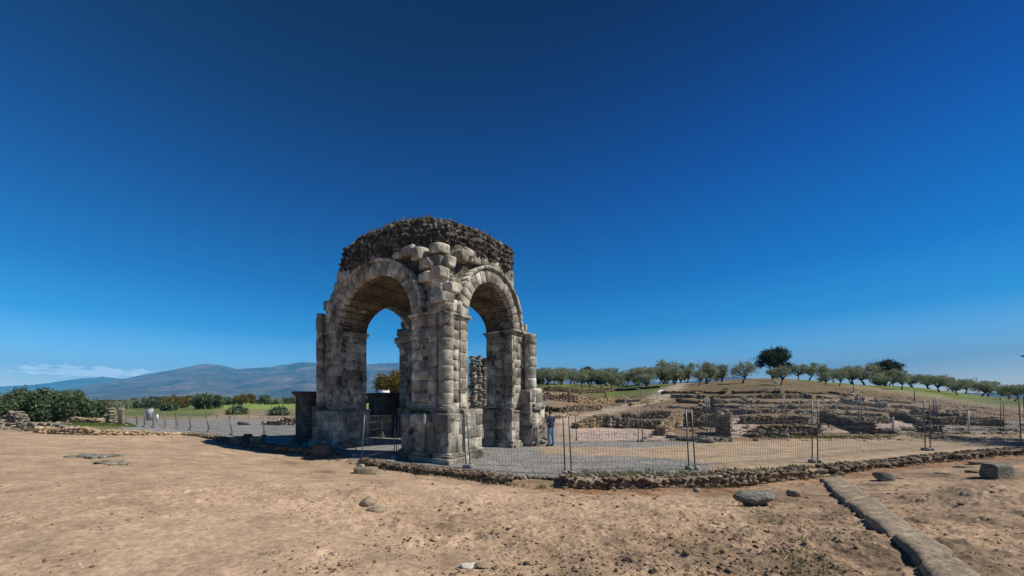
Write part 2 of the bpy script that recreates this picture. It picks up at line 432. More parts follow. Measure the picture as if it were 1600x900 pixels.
for (px, py, z, r, h) in [(650, 768, .0, .9, .13), (730, 778, .05, 1.0, .10), (575, 785, .2, .5, .16), (600, 800, .3, .8, -.05),
                          (700, 800, .2, 1.1, -.07), (960, 790, .0, .8, .05), (1050, 800, .2, .8, .06), (1590, 800, .5, 1.1, .28), (1240, 800, .2, .7, .05),
                          (1440, 800, .35, .9, -.06), (300, 705, .3, 1.6, .08), (330, 760, .4, 1.2, .04), (420, 720, .1, 1.5, -.05), (480, 760, .3, 1.0, .05), (1160, 840, .4, .6, .05), (1330, 870, .5, .5, .06)]:
    D = (H - z) * F / (py - Y0); BUMPS.append(((px - X0) / F * D, D, r, h * 1.35))
def ground_z(x, y, detail=False):
    px, D = wpd(x, y)
    dw = np.interp(px, PXW, DW)
    zf = bil(px, D, PXF, DF, ZF); zb = bil(px, D, PXB, DB, ZB)
    soft = np.where((px > 505) & (px < 560), .9, .12)
    t = sstep(D - dw, -soft, soft * .6)
    z = zf * (1 - t) + zb * t
    for bx, by, r, h in BUMPS:
        z = z + h * np.exp(-((x - bx) ** 2 + (y - by) ** 2) / (r * r))
    if detail:
        front = 1 - t
        c = sstep(fbm(np.asarray(x) * .35, np.asarray(y) * .35, 0, 5, 3) + (px - 760) / 1500, -.15, .35)
        near = np.exp(-np.maximum(D - 6, 0) / 14)
        z = z + front * (.055 * fbm(x * .9, y * .9, 0, 1, 3) + c * near * (.06 * fbm(x * 3.1, y * 3.1, 0, 2, 4) + .055 * np.maximum(fbm(x * 9, y * 9, 0, 3, 3) - .12, 0) + .022 * np.maximum(fbm(x * 24, y * 24, 0, 6, 2), 0))
                         + .010 * fbm(x * 6, y * 6, 0, 4, 3))
        far = sstep(D, 30, 80)
        z = z + (1 - front) * (.006 * fbm(x * 7, y * 7, 0, 8, 2) + far * .12 * fbm(x * .15, y * .15, 0, 9, 3))
        rui = (px > 850) & (D > 21) & (D < 60)
        z = z + rui * .06 * fbm(x * 1.3, y * 1.3, 0, 12, 3)
    return z
def gz(x, y): return float(ground_z(np.array([x]), np.array([y]))[0])
_DD = np.exp(np.linspace(math.log(2.2), math.log(600), 3000))
def G(px, py, maxD=600):
    """world point where the ray of a photo pixel meets the terrain"""
    X = (px - X0) / F * _DD; Zr = H - (py - Y0) / F * _DD
    d = Zr - ground_z(X, _DD)
    k = np.where(d <= 0)[0]
    k = k[0] if len(k) else len(_DD) - 1
    D = min(_DD[k], maxD)
    X = (px - X0) / F * D
    return np.array([X, D, gz(X, D)])
def W(px, D, z=None):
    X = (px - X0) / F * D
    return np.array([X, D, gz(X, D) if z is None else z])
def WZ(py, D): return H - (py - Y0) / F * D

th_front = np.arctan(np.linspace(math.tan(R(-60)), math.tan(R(62)), 980))
th_back = np.linspace(R(62), R(300), 90)[1:-1]
TH = np.concatenate([th_front, th_back])
_g = lambda a, b, n: np.exp(np.linspace(math.log(a), math.log(b), n, endpoint=False))
RR = np.concatenate([_g(.8, 3, 30), _g(3, 18, 500), _g(18, 60, 180), _g(60, 6000, 130), [6000.]])
tt, rr = np.meshgrid(TH, RR)
gx, gy = rr * np.sin(tt), rr * np.cos(tt)
gzv = ground_z(gx, gy, True)
# --- albedo of each kind of ground, by region in plan
def inpoly(px, py, poly):
    r = np.zeros(px.shape, bool); n = len(poly)
    for i in range(n):
        x1, y1 = poly[i]; x2, y2 = poly[(i + 1) % n]
        c = ((y1 > py) != (y2 > py)) & (px < (x2 - x1) * (py - y1) / (y2 - y1 + 1e-9) + x1)
        r ^= c
    return r
def plan(poly):            # photo outline of a ground patch -> plan outline on the terrain
    return [tuple(G(a, b)[:2]) for a, b in poly]
nx = gx + .25 * fbm(gx * 1.5, gy * 1.5, 0, 31, 3) + .012 * rr * fbm(gx * 7, gy * 7, 0, 32, 2)
ny = gy + .45 * fbm(gx * 1.5, gy * 1.5, 0, 33, 3) + .012 * rr * fbm(gx * 7, gy * 7, 0, 34, 2)
px_, D_ = wpd(gx, gy); pxn, Dn = wpd(nx, ny)
dwn = np.interp(px_, PXW, DW)
SAND = np.array([.40, .285, .19]); SAND2 = np.array([.34, .238, .155]); DARKS = np.array([.19, .135, .09])
GRAV = np.array([.235, .225, .21]); TAN = np.array([.35, .265, .18]); PINK = np.array([.44, .345, .285]); SOIL = np.array([.21, .15, .098])
GREEN = np.array([.10, .135, .03]); BROWN = np.array([.15, .112, .06]); PATHC = np.array([.33, .26, .185]); DRY = np.array([.16, .14, .07]); SCRUB = np.array([.075, .08, .035])
kind = np.zeros(gx.shape, int)
colr = np.zeros(gx.shape + (3,)) + SAND
def put(maskf, c, k):
    global colr
    maskf = np.asarray(maskf, float)
    colr = colr * (1 - maskf[..., None]) + c * maskf[..., None]
    kind[maskf > .5] = k
nA = fbm(gx * .5, gy * .5, 0, 41, 4); nB = fbm(gx * 2.6, gy * 2.6, 0, 42, 4); nC = fbm(gx * .12, gy * .12, 0, 43, 3)
colr += (SAND2 - SAND) * sstep(nA + .3 * nB + (px_ - 750) / 900 * .55, -.1, .5)[..., None]
trod = sstep(fbm(gx * .22 + gy * .1, gy * .16, 0, 45, 3), .05, .4)
colr *= (1 + .10 * trod - .05)[..., None]
colr = colr * (1 - (wr := (.8 * sstep(dwn - 2.2 - D_, 0, -1.2) * sstep(px_, 760, 900) * sstep(nB + .3, -.2, .4)))[..., None]) + np.array([.34, .20, .115]) * wr[..., None]
colr += (DARKS - SAND2) * (.85 * sstep(nB * .8 + .8 * nA + np.clip((px_ - 700) / 900, -.6, 1) * .42, .25, .62))[..., None]
back = Dn > dwn + .05
leftsand = (px_ < 300)
put(back & (px_ > 300), SOIL, 0)
put(back & (px_ > 190) & (px_ < 1135) & (Dn < 46) & (px_ > 185 + (Dn < 26) * 110), GRAV, 1)
put(back & (px_ > 760) & (px_ < 900) & (Dn < dwn + .3), SAND2, 0)
put(leftsand & (D_ > 22.5) & (px_ < 190), DRY, 0)
tanp = plan([(842, 698), (1000, 700), (1130, 690), (1270, 680), (1600, 676), (1900, 676), (1900, 712), (1600, 714), (1300, 738), (1150, 743), (1105, 735), (1110, 722), (1000, 714), (850, 709)])
put(inpoly(nx, ny, tanp) & back, TAN, 1)
yard_back = (px_ > 855) & (Dn > 20.3 + np.clip((px_ - 1130) / 400, 0, 1) * 3)
put(yard_back & back, SOIL * (1 + .25 * nA[..., None]), 0)
for pl in ([(862, 691), (866, 672), (905, 668), (1000, 669), (1060, 678), (1040, 688)], [(1130, 684), (1136, 655), (1182, 655), (1182, 662), (1165, 683)],
           [(1286, 661), (1345, 676), (1282, 675)], [(1360, 664), (1400, 655), (1445, 667), (1530, 669), (1532, 674), (1380, 676)],
           [(1060, 668), (1125, 668), (1120, 650), (1072, 652)], [(1290, 619), (1370, 624), (1372, 629), (1290, 628)], [(842, 660), (842, 650), (900, 648), (880, 662)]):
    put(inpoly(nx, ny, plan(pl)) & (D_ > 18), PINK, 0)
put((px_ > 1440) & (D_ > 24) & (D_ < 31), GRAV, 0)
hill = (px_ > 780) & (D_ > 44)
put(hill, BROWN * (1 + .5 * fbm(gx * .35, gy * .35, 0, 44, 4)[..., None]), 0)
g_left = hill & (px_ < 1040) & (Dn > 60)
dryp = sstep(fbm(gx * .09, gy * .09, 0, 49, 4) + .3 * nB, -.15, .35)[..., None]
put(g_left, GREEN * (1 - dryp * .75) + np.array([.17, .14, .06]) * dryp * .75, 2)
crest = np.interp(px_, [1040, 1150, 1200, 1260, 1330, 1420, 1500, 1600, 1900], [500, 85, 85, 74, 60, 52, 46, 42, 38])
put((px_ > 1040) & (Dn > crest + 2.5), (GREEN * (1 - dryp * .6) + np.array([.17, .14, .06]) * dryp * .6) * (1.05 + .3 * nC[..., None]), 2)
put((px_ > 1320) & (np.abs(D_ - (crest + 1.3)) < 1.0), PATHC * 1.15, 3)
pth = plan([(866, 692), (866, 664), (905, 651), (955, 635), (1005, 624)]) + [tuple(W(1040, 66)[:2]), tuple(W(1066, 95)[:2]), tuple(W(1078, 95)[:2]), tuple(W(1072, 66)[:2])] + plan([(1045, 625), (990, 637), (935, 649), (905, 660), (897, 668), (897, 691)])
put(inpoly(gx, gy, pth), PATHC * np.array([1, 1.02, 1.08]), 3)
lp = (px_ < 780) & (D_ > 46)
put(lp, DRY * (1.3 + .3 * nC[..., None]), 0)
put(lp & (D_ < 66) & (px_ > 320), TAN * .9, 0)
put(lp & (D_ > 100 + 10 * nC) & (px_ > 335) & (D_ < 330), GREEN * 2.0, 2)
put(lp & (D_ > 60) & (px_ < 335), (SCRUB * .5 + GREEN * .7) * (1.1 + .4 * nC[..., None]), 0)
put((D_ > 330), SCRUB * (1.0 + .5 * fbm(gx * .01, gy * .01, 0, 51, 4)[..., None]), 0)
gl = plan([(95, 665), (120, 657), (190, 657), (215, 668)])
put(inpoly(nx, ny, gl), GREEN * 1.2, 2)
weeds = (px_ > 800) & (D_ > dwn) & (D_ < dwn + 1.3) & (nB > .18)
put(weeds * .6, GREEN, 1)
for _ in range(3):
    colr[1:-1] = (colr[:-2] + 2 * colr[1:-1] + colr[2:]) / 4
for _ in range(8):
    colr = (np.roll(colr, 1, 1) + 2 * colr + np.roll(colr, -1, 1)) / 4
colr = np.clip(colr * (1 + .16 * nB[..., None] + .12 * fbm(gx * 9, gy * 9, 0, 48, 3)[..., None]), .01, .8)
nr, nc_ = gx.shape
idx = np.arange(nr * nc_).reshape(nr, nc_)
q = np.stack([idx[:-1], np.roll(idx, -1, 1)[:-1], np.roll(idx, -1, 1)[1:], idx[1:]], -1).reshape(-1, 4)[:, ::-1]
kq = kind[:-1].reshape(-1)
allv = np.stack([gx, gy, gzv], -1).reshape(-1, 3); allc = colr.reshape(-1, 3)
for k, nm in enumerate(['ground', 'gravel_yard', 'grass_field', 'path']):
    qq = q[kq == k]
    used, inv = np.unique(qq, return_inverse=True)
    mb = MB().add(allv[used], inv.reshape(-1, 4))
    if k == 0:      # close the small disc under the camera
        c0 = np.array([[0, 0, .7]]); ring = allv[idx[0]]
        n = len(ring); mb.add(np.concatenate([c0, ring]), [(0, (i + 1) % n + 1, i + 1) for i in range(n)])
    me = bpy.data.meshes.new(nm)
    v = np.concatenate(mb.v); me = mb.mesh(nm, smooth=True)
    ca = me.color_attributes.new('zone', 'FLOAT_COLOR', 'POINT')
    cc = np.ones((len(me.vertices), 4)); cc[:len(used), :3] = allc[used]
    if k == 0: cc[len(used):, :3] = SAND
    ca.data.foreach_set('color', cc.ravel())
    tag(link(nm, me, M['ground']), kind='structure')

# ------------------------------------------------------------------ mountains
def ridge(name, prof, r0, r1, rc, mat_, amp, seed, snow=None):
    pxs, pys = zip(*prof)
    t = np.linspace(math.atan((pxs[0] - X0) / F), math.atan((pxs[-1] - X0) / F), 520)
    rs = np.linspace(r0, r1, 46)
    T, RS = np.meshgrid(t, rs)
    px = X0 + F * np.tan(T)
    py = np.interp(px, pxs, pys)
    top = (Y0 - py) / F * rc * np.cos(T)
    x = RS * np.sin(T); y = RS * np.cos(T)
    k = np.clip((RS - r0) / (rc - r0), 0, 1)
    s = np.where(RS <= rc, k ** 1.25, np.clip(1 - (RS - rc) / (r1 - rc), 0, 1))
    n = fbm(x / (rc * .06), y / (rc * .06), 0, seed, 5, .55)
    n2 = np.abs(fbm(x / (rc * .035), y / (rc * .035), 0, seed + 5, 4, .5))
    z = top * s * (1 + amp * n * (1 - k * .9)) - top * .28 * n2 * s * (1 - s * .92) + top * .02 * fbm(x / (rc * .01), y / (rc * .01), 0, seed + 9, 3) - 6
    nr, nc = x.shape; ix = np.arange(nr * nc).reshape(nr, nc)
    qd = np.stack([ix[:-1, :-1], ix[:-1, 1:], ix[1:, 1:], ix[1:, :-1]], -1).reshape(-1, 4)[:, ::-1]
    me = MB().add(np.stack([x, y, z], -1).reshape(-1, 3), qd).mesh(name, smooth=True)
    return tag(link(name, me, mat_), kind='structure')
ridge('mountains', [(-200, 612), (60, 612), (120, 603), (170, 594), (215, 586), (260, 579), (290, 572), (325, 568), (350, 570), (370, 575), (420, 572), (475, 564), (490, 565), (560, 568),
                    (620, 564), (740, 564), (790, 572), (860, 585), (950, 592), (1060, 596), (1120, 590), (1150, 586), (1190, 592), (1300, 604), (1500, 612), (1700, 614), (2300, 618)], 4200, 12000, 9000, M['hill'], .35, 3)
m = M['snowhill']; t = m.node_tree
# snow above a height, broken up by noise
N = t.nodes; L = t.links
sepn = N.new('ShaderNodeSeparateXYZ'); geo = N.new('ShaderNodeNewGeometry'); L.new(geo.outputs['Position'], sepn.inputs[0])
nz = N.new('ShaderNodeTexNoise'); nz.inputs['Scale'].default_value = .0012; nz.inputs['Detail'].default_value = 6; L.new(geo.outputs['Position'], nz.inputs['Vector'])
ma = N.new('ShaderNodeMath'); ma.operation = 'MULTIPLY_ADD'; ma.inputs[1].default_value = 700; L.new(nz.outputs[0], ma.inputs[0]); L.new(sepn.outputs[2], ma.inputs[2])
gt = N.new('ShaderNodeMath'); gt.operation = 'GREATER_THAN'; gt.inputs[1].default_value = 900; L.new(ma.outputs[0], gt.inputs[0])
mx = N.new('ShaderNodeMix'); mx.data_type = 'RGBA'; L.new(gt.outputs[0], mx.inputs[0]); bs = N['Principled BSDF']
L.new(bs.inputs['Base Color'].links[0].from_socket, mx.inputs[6]); mx.inputs[7].default_value = (.85, .87, .9, 1); L.new(mx.outputs[2], bs.inputs['Base Color'])
ridge('snowy_mountains', [(-300, 612), (-80, 606), (0, 603), (50, 600), (80, 597), (105, 593), (130, 590), (160, 587), (185, 590), (230, 592), (300, 600)], 10500, 13600, 12600, M['snowhill'], .2, 23)

# haze: one closed box of even, thin air round everything
hb = MB(); box(hb, (0, 0, 640), (29000, 29000, 1300))
hz = link('haze', hb.mesh('haze'))
hm = bpy.data.materials.new('haze'); hm.use_nodes = True
hn = hm.node_tree; hn.nodes.remove(hn.nodes['Principled BSDF'])
pv = hn.nodes.new('ShaderNodeVolumePrincipled')
pv.inputs['Color'].default_value = (.10, .54, 1.0, 1)
pv.inputs['Density'].default_value = 1.05e-4
pv.inputs['Anisotropy'].default_value = -0.2
hn.links.new(pv.outputs[0], hn.nodes['Material Output'].inputs['Volume'])
hz.data.materials.append(hm)
tag(hz, kind='stuff')

# ------------------------------------------------------------------ the four-way arch
UX, UY = -.764, .645          # u: along the shaded face, away to the left; v: along the sunlit face, away to the right
VX, VY = .645, .764
NX_, NY_ = -.244, 14.5
def P(a, b, z): return (NX_ + a * UX + b * VX, NY_ + a * UY + b * VY, z)
def PA(A):
    A = np.asarray(A, float)
    return np.stack([NX_ + A[..., 0] * UX + A[..., 1] * VX, NY_ + A[..., 0] * UY + A[..., 1] * VY, A[..., 2]], -1)
RZU = math.atan2(UY, UX)      # rotation that takes local x to u; local y then is u rotated +90 = -v ; use z-symmetric boxes only
LU, LV = 8.5, 6.95
OA0, OA1 = 1.62, 6.68
OB0, OB1 = 1.65, 5.35
ZS = 5.75
RZU_, RZV_ = 2.12, 1.8        # rise of the two arches
arch = thing('stone_arch', P(LU / 2, LV / 2, 0), 'tall weathered granite four-way Roman arch with dark rubble crown, standing in the gravel yard', 'arch')
class Face:                    # a vertical plane: s runs along it, d out of it
    def __init__(s, o, sd, nd): s.o, s.sd, s.nd = np.array(o, float), np.array(sd, float), np.array(nd, float)
    def w(s, sv, z, d):
        sv = np.asarray(sv, float); d = np.asarray(d, float) + 0 * sv; z = np.asarray(z, float) + 0 * sv
        ab = s.o[None] + sv[:, None] * s.sd[None] + d[:, None] * s.nd[None]
        return PA(np.concatenate([ab, z[:, None]], 1))
def prism(mb, face, outline, d0, d1, bev=.03):
    o = np.array(outline, float); n = len(o); c = o.mean(0)
    dirn = c - o; ln = np.linalg.norm(dirn, axis=1)[:, None]; ins = o + dirn / ln * np.minimum(bev * 1.3, ln * .4)
    tilt = RNG.uniform(-.012, .012, 2)
    dd = d1 + (ins - c) @ tilt
    v = np.concatenate([face.w(o[:, 0], o[:, 1], d0), face.w(o[:, 0], o[:, 1], d1 - bev), face.w(ins[:, 0], ins[:, 1], dd)])
    a = np.arange(n); b = (a + 1) % n
    mb.add(v, np.stack([a, b, b + n, a + n], 1), np.stack([a + n, b + n, b + 2 * n, a + 2 * n], 1), [list(range(2 * n, 3 * n))])
def blockline(s0, s1, z0, z1, r=.02, notch=0, chip=0):
    j = lambda q=r: random.uniform(-q, q)
    pts = []
    ch = lambda: random.uniform(.006, .02) if random.random() > chip * .7 else random.uniform(.04, .09)
    c1, c2, c3, c4 = ch(), ch(), ch(), ch()
    g = .003
    s0 += g; s1 -= g; z0 += g; z1 -= g
    if notch:
        m_ = random.uniform(.25, .75) * (s1 - s0) + s0; wd = random.uniform(.08, .16); hh = random.uniform(.09, .14)
        pts += [(s0 + c1, z0)]
        bot = [(m_ - wd, z0), (m_ - wd * .5, z0 + hh), (m_ + wd * .6, z0 + hh * .9), (m_ + wd, z0)]
        pts += bot + [(s1 - c2, z0)]
    else:
        pts += [(s0 + c1, z0), ((s0 + s1) / 2, z0 + abs(j(.012))), (s1 - c2, z0)]
    pts += [(s1, z0 + c2), (s1 - abs(j(.01)), (z0 + z1) / 2), (s1, z1 - c3), (s1 - c3, z1), ((s0 + s1) / 2, z1 - abs(j(.012))), (s0 + c4, z1), (s0, z1 - c4), (s0 + abs(j(.01)), (z0 + z1) / 2), (s0, z0 + c1)]
    return pts
def ashlar(mb, face, s0, s1, z0, z1, ch=.46, w0=.4, w1=.85, deep=.22, jit=.012, hole=.35, keep=None, warp=None, chip=.15):
    z = z0; nrow = max(1, round((z1 - z0) / ch)); hs_ = [random.uniform(.82, 1.18) for _ in range(nrow)]; sm = sum(hs_)
    for k in range(nrow):
        zz = z + (z1 - z0) * hs_[k] / sm
        s = s0; cuts = [s0]
        while s < s1 - w0:
            s += random.uniform(w0, w1)
            if s1 - s < w0 * .6: s = s1
            cuts.append(min(s, s1))
        if cuts[-1] < s1: cuts.append(s1)
        for a, b in zip(cuts[:-1], cuts[1:]):
            if keep and not keep((a + b) / 2, (z + zz) / 2): continue
            ol = blockline(a, b, z, zz, notch=random.random() < hole, chip=chip)
            if warp: ol = [warp(*p) for p in ol]
            prism(mb, face, ol, -deep, random.uniform(-jit, jit), random.uniform(.006, .016))
        z = zz
def abox(mb, a0, a1, b0, b1, z0, z1):
    c = P((a0 + a1) / 2, (b0 + b1) / 2, (z0 + z1) / 2)
    box(mb, c, (abs(a1 - a0), abs(b1 - b0), z1 - z0), RZU)
def ablocks(mb, L, lib=LIB_BB, tl=.025):
    """L: rows of (a, b, z, half a, half b, half z)"""
    L = np.array(L, float)
    scatter(mb, lib, PA(L[:, :3]), L[:, 3:6], RZU + RNG.uniform(-.04, .04, len(L)), .025)
def faces_of(a0, a1, b0, b1):
    return [(Face((a0, b0), (1, 0), (0, -1)), a1 - a0), (Face((a0, b0), (0, 1), (-1, 0)), b1 - b0),
            (Face((a1, b0), (0, 1), (1, 0)), b1 - b0), (Face((a0, b1), (1, 0), (0, 1)), a1 - a0)]
def moulding(mb, a0, a1, b0, b1, steps):
    """broken-edged bands round a rectangle: steps = (z0, z1, projection)"""
    for z0, z1, pr in steps:
        L = []
        for (lo, hi, fixed, ax) in ((a0 - pr, a1 + pr, b0, 0), (a0 - pr, a1 + pr, b1, 0), (b0, b1, a0, 1), (b0, b1, a1, 1)):
            n = max(1, round((hi - lo) / .85)); e = np.linspace(lo, hi, n + 1)
            sg = -1 if fixed in (b0, a0) else 1
            for i in range(n):
                m_, hw = (e[i] + e[i + 1]) / 2, (e[i + 1] - e[i]) / 2 * .995
                dd = (pr + .25) / 2; cc = fixed + sg * (pr - dd) + random.uniform(-.015, .015)
                L.append((m_, cc, (z0 + z1) / 2, hw, dd, (z1 - z0) / 2) if ax == 0 else (cc, m_, (z0 + z1) / 2, dd, hw, (z1 - z0) / 2))
        ablocks(mb, L, LIB_C)
def pedestal(name, parent, a0, a1, b0, b1, top, base=.22, ch=.55, hole=0, cap=True, mt='granite', broken=0, wmin=.5, wmax=1.0):
    mb = MB(); abox(mb, a0 + .1, a1 - .1, b0 + .1, b1 - .1, 0, top - .12)
    for f, ln in faces_of(a0, a1, b0, b1):
        zb = .34 if base else 0
        ashlar(mb, f, 0, ln, zb, top - (.02 if cap else 0), ch, wmin, wmax, .16, .02, hole, chip=.5 if broken else .2)
    if cap:
        n = max(1, round((a1 - a0) / .6)); m_ = max(1, round((b1 - b0) / .6)); L = []
        for i in range(n):
            for j in range(m_):
                L.append((a0 + (i + .5) * (a1 - a0) / n, b0 + (j + .5) * (b1 - b0) / m_, top - .12 + random.uniform(-.05, .04) * (1 + broken), (a1 - a0) / n / 2, (b1 - b0) / m_ / 2, .14))
        ablocks(mb, L)
    o = part(name, mb, M[mt], parent)
    if base:
        mb2 = MB(); moulding(mb2, a0, a1, b0, b1, [(-.05, .2, base), (.2, .3, base * .6), (.3, .36, base * .3)])
        part('base_moulding', mb2, M[mt], o)
    return o
def shaft(name, parent, a, b, z0, z1, r, drum=.5, top=None):
    mb = MB(); n = 14; z = z0
    while z < z1 - .1:
        h = min(drum * random.uniform(.85, 1.2), z1 - z)
        if z1 - z - h < .15: h = z1 - z
        g = .006; rr_ = r * random.uniform(.985, 1.015); oa, ob = random.uniform(-.015, .015), random.uniform(-.015, .015)
        rows = []
        for (zz, k) in ((z, .95), (z + .015, .995), (z + h * .35, 1.0), (z + h * .7, 1.0), (z + h - .02, .995), (z + h - g, .93)):
            A = np.linspace(0, 2 * math.pi, n, endpoint=False)
            rd = rr_ * k * (1 + .05 * fbm(np.cos(A) * 1.5 + z * 3, np.sin(A) * 1.5, zz * 2, 5, 3))
            rows.append(PA(np.stack([a + oa + rd * np.cos(A), b + ob + rd * np.sin(A), np.full(n, zz)], 1)))
        V = np.concatenate(rows); q_ = []
        for i in range(len(rows) - 1):
            k = np.arange(n); q_.append(np.stack([i * n + k, (i + 1) * n + k, (i + 1) * n + (k + 1) % n, i * n + (k + 1) % n], 1))
        mb.add(V, np.concatenate(q_), [list(range(n))], [[(len(rows) - 1) * n + k for k in range(n)][::-1]])
        z += h
    o = part(name, mb, M['granite'], parent)
    bb = MB()
    ablocks(bb, [(a, b, z0 - .14, r * 1.42, r * 1.42, .09)]); 
    for (zz, k, hh) in ((z0 - .03, 1.3, .05), (z0 + .06, 1.12, .05)):
        A = np.linspace(0, 2 * math.pi, 16, endpoint=False); rows = [PA(np.stack([a + r * k * q2 * np.cos(A), b + r * k * q2 * np.sin(A), np.full(16, zz + dz)], 1)) for dz, q2 in ((-hh, .93), (0, 1), (hh, .93))]
        kk = np.arange(16); bb.add(np.concatenate(rows), np.concatenate([np.stack([i * 16 + kk, (i + 1) * 16 + kk, (i + 1) * 16 + (kk + 1) % 16, i * 16 + (kk + 1) % 16], 1) for i in range(2)]), [list(range(32, 48))[::-1]])
    part('shaft_base', bb, M['granite'], o)
    return o
def pilaster(name, parent, face, s0, s1, z0, z1, proj, base=True, tone=None):
    mb = MB(); z = z0
    while z < z1 - .05:
        h = min(random.uniform(.42, .62), z1 - z)
        if z1 - z - h < .15: h = z1 - z
        prism(mb, face, blockline(s0 + random.uniform(-.02, .02), s1 + random.uniform(-.03, .03), z, z + h, chip=.3), -.1, proj + random.uniform(-.012, .015), .014)
        z += h
    o = part(name, mb, M['granite'], parent)
    if base:
        bb = MB()
        for (zz, h, e) in ((z0 - .16, .13, .1), (z0 - .03, .1, .05)):
            prism(bb, face, blockline(s0 - e, s1 + e, zz, zz + h), -.08, proj + e, .02)
        part('pilaster_base', bb, M['granite'], o)
    return o
piers = {}
for key, (a0, a1, b0, b1) in {'near': (0, OA0, 0, OB0), 'left': (OA1, LU, 0, OB0), 'right': (0, OA0, OB1, LV), 'rear': (OA1, LU - .3, OB1, LV)}.items():
    mb = MB(); abox(mb, a0 + .14, a1 - .14, b0 + .14, b1 - .14, 1.7, 5.9)
    for f, ln in faces_of(a0, a1, b0, b1):
        ashlar(mb, f, 0, ln, 1.78, 5.55, .44, .38, .8, .2, .012, .42)
    o = part('pier', mb, M['granite'], arch); piers[key] = o
    mb = MB()
    abox(mb, a0, a1, b0, b1, .0, 1.7)
    e = .1
    for f, ln in faces_of(a0 - e, a1 + e, b0 - e, b1 + e):
        ashlar(mb, f, 0, ln, .3, 1.72, .5, .5, .95, .2, .015, .12)
    pd = part('plinth', mb, M['granite'], o)
    mb = MB(); moulding(mb, a0 - e, a1 + e, b0 - e, b1 + e, [(-.05, .2, .17), (.2, .31, .09)])
    part('base_moulding', mb, M['granite'], pd)
    mb = MB(); moulding(mb, a0 - e, a1 + e, b0 - e, b1 + e, [(1.68, 1.8, .05)])
    part('plinth_cornice', mb, M['granite'], pd)
    mb = MB(); moulding(mb, a0, a1, b0, b1, [(5.52, 5.64, .05), (5.64, 5.76, .13)])
    part('impost', mb, M['granite'], o)
FU = Face((0, 0), (1, 0), (0, -1)); FV = Face((0, 0), (0, 1), (-1, 0))
FUi = Face((0, OB1), (1, 0), (0, -1))     # inner face of the right pier, looks towards the near pier
FLi = Face((OA1, 0), (0, 1), (-1, 0))
shaft('column', piers['near'], -.08, .17, 2.0, 6.0, .29)
shaft('column', piers['right'], -.28, 6.5, 2.0, 5.62, .31)
shaft('column', piers['left'], 8.2, -.12, 2.0, 6.75, .22)
pilaster('pilaster', piers['left'], FU, 6.64, 7.04, 2.0, 5.35, .17)
pilaster('pilaster', piers['near'], FU, .18, .6, 2.0, 5.9, .12)
pilaster('pilaster', piers['near'], FV, 1.1, 1.5, 2.0, 5.5, .05, False)
pilaster('pilaster', piers['right'], FUi, 1.0, 1.38, 2.05, 4.05, .16)
pilaster('pilaster', piers['right'], FUi, .0, .42, 2.05, 5.5, .12)
pedestal('pedestal', piers['left'], 6.05, 8.35, -.5, .0, 1.78, broken=0)
pedestal('pedestal', piers['near'], .42, 1.72, -.5, .0, 1.76, broken=1, ch=.8, wmin=.4, wmax=.7)
pedestal('pedestal', piers['near'], -.28, .38, -.46, .0, 1.5, broken=1, ch=.8)
pedestal('pedestal', piers['near'], -.75, -.02, -.5, .32, 1.8, ch=.9)
pedestal('pedestal', piers['near'], -.55, -.02, .74, 1.9, 1.86, broken=1)
pedestal('pedestal', piers['right'], .92, 1.5, 5.0, 5.3, 1.86, base=.1)
pedestal('pedestal', piers['right'], -.1, .5, 5.0, 5.3, 1.86, base=.1)
pedestal('pedestal', piers['right'], -.58, .02, 5.95, 7.25, 2.8, base=0, broken=1)
# rough stone round that block: fallen and eroded
mb = MB(); L = []
for i in range(26):
    L.append((-.62 + random.uniform(-.1, .06), random.uniform(6.0, 7.45), random.uniform(0, 2.5) * random.random(), random.uniform(.06, .16), random.uniform(.08, .2), random.uniform(.06, .16)))
ablocks(mb, L, LIB_M); abox(mb, -.63, -.5, 6.0, 7.4, 0, 1.9); part('eroded_core', mb, M['granite'], piers['right'])
# tall dark corniced blocks on the far side
for (a0, a1, b0, b1) in ((8.55, 9.85, -.62, 1.0), (8.6, 9.9, 4.3, 6.1)):
    pdst = pedestal('pedestal', arch, a0, a1, b0, b1, 2.6, base=.12, cap=False, mt='darkwall')
    mb = MB(); ablocks(mb, [((a0 + a1) / 2, (b0 + b1) / 2, 2.66, (a1 - a0) / 2 + .14, (b1 - b0) / 2 + .14, .1)]); abox(mb, a0 - .05, a1 + .05, b0 - .05, b1 + .05, 2.48, 2.6)
    part('cornice', mb, M['darkwall'], pdst)

# mass above the springing, pierced by both vaults
def barrel(c, rx, rz, along, n=40):
    mb = MB(); th = np.linspace(0, math.pi, n)
    prof = np.stack([c + rx * np.cos(th), ZS + rz * np.sin(th)], 1)
    prof = np.concatenate([[[c + rx, 4.5]], prof, [[c - rx, 4.5]]]); k = len(prof)
    rows = []
    for e in (-1.5, 11.5):
        rows.append(PA(np.stack([prof[:, 0], np.full(k, e), prof[:, 1]], 1) if along == 'b' else np.stack([np.full(k, e), prof[:, 0], prof[:, 1]], 1)))
    i = np.arange(k)
    mb.add(np.concatenate(rows), np.stack([i, (i + 1) % k, (i + 1) % k + k, i + k], 1), [list(range(k))[::-1]], [list(range(k, 2 * k))])
    me = mb.mesh('cut')
    import bmesh
    bm = bmesh.new(); bm.from_mesh(me); bmesh.ops.recalc_face_normals(bm, faces=bm.faces); bm.to_mesh(me); bm.free()
    return link('cut', me)
CA, CB = (OA0 + OA1) / 2, (OB0 + OB1) / 2
RA, RB = (OA1 - OA0) / 2, (OB1 - OB0) / 2
pg = [(1.35, .22), (.24, 1.35), (.24, 5.6), (1.3, 6.5), (7.0, 6.7), (7.2, .5), (6.9, .22)]
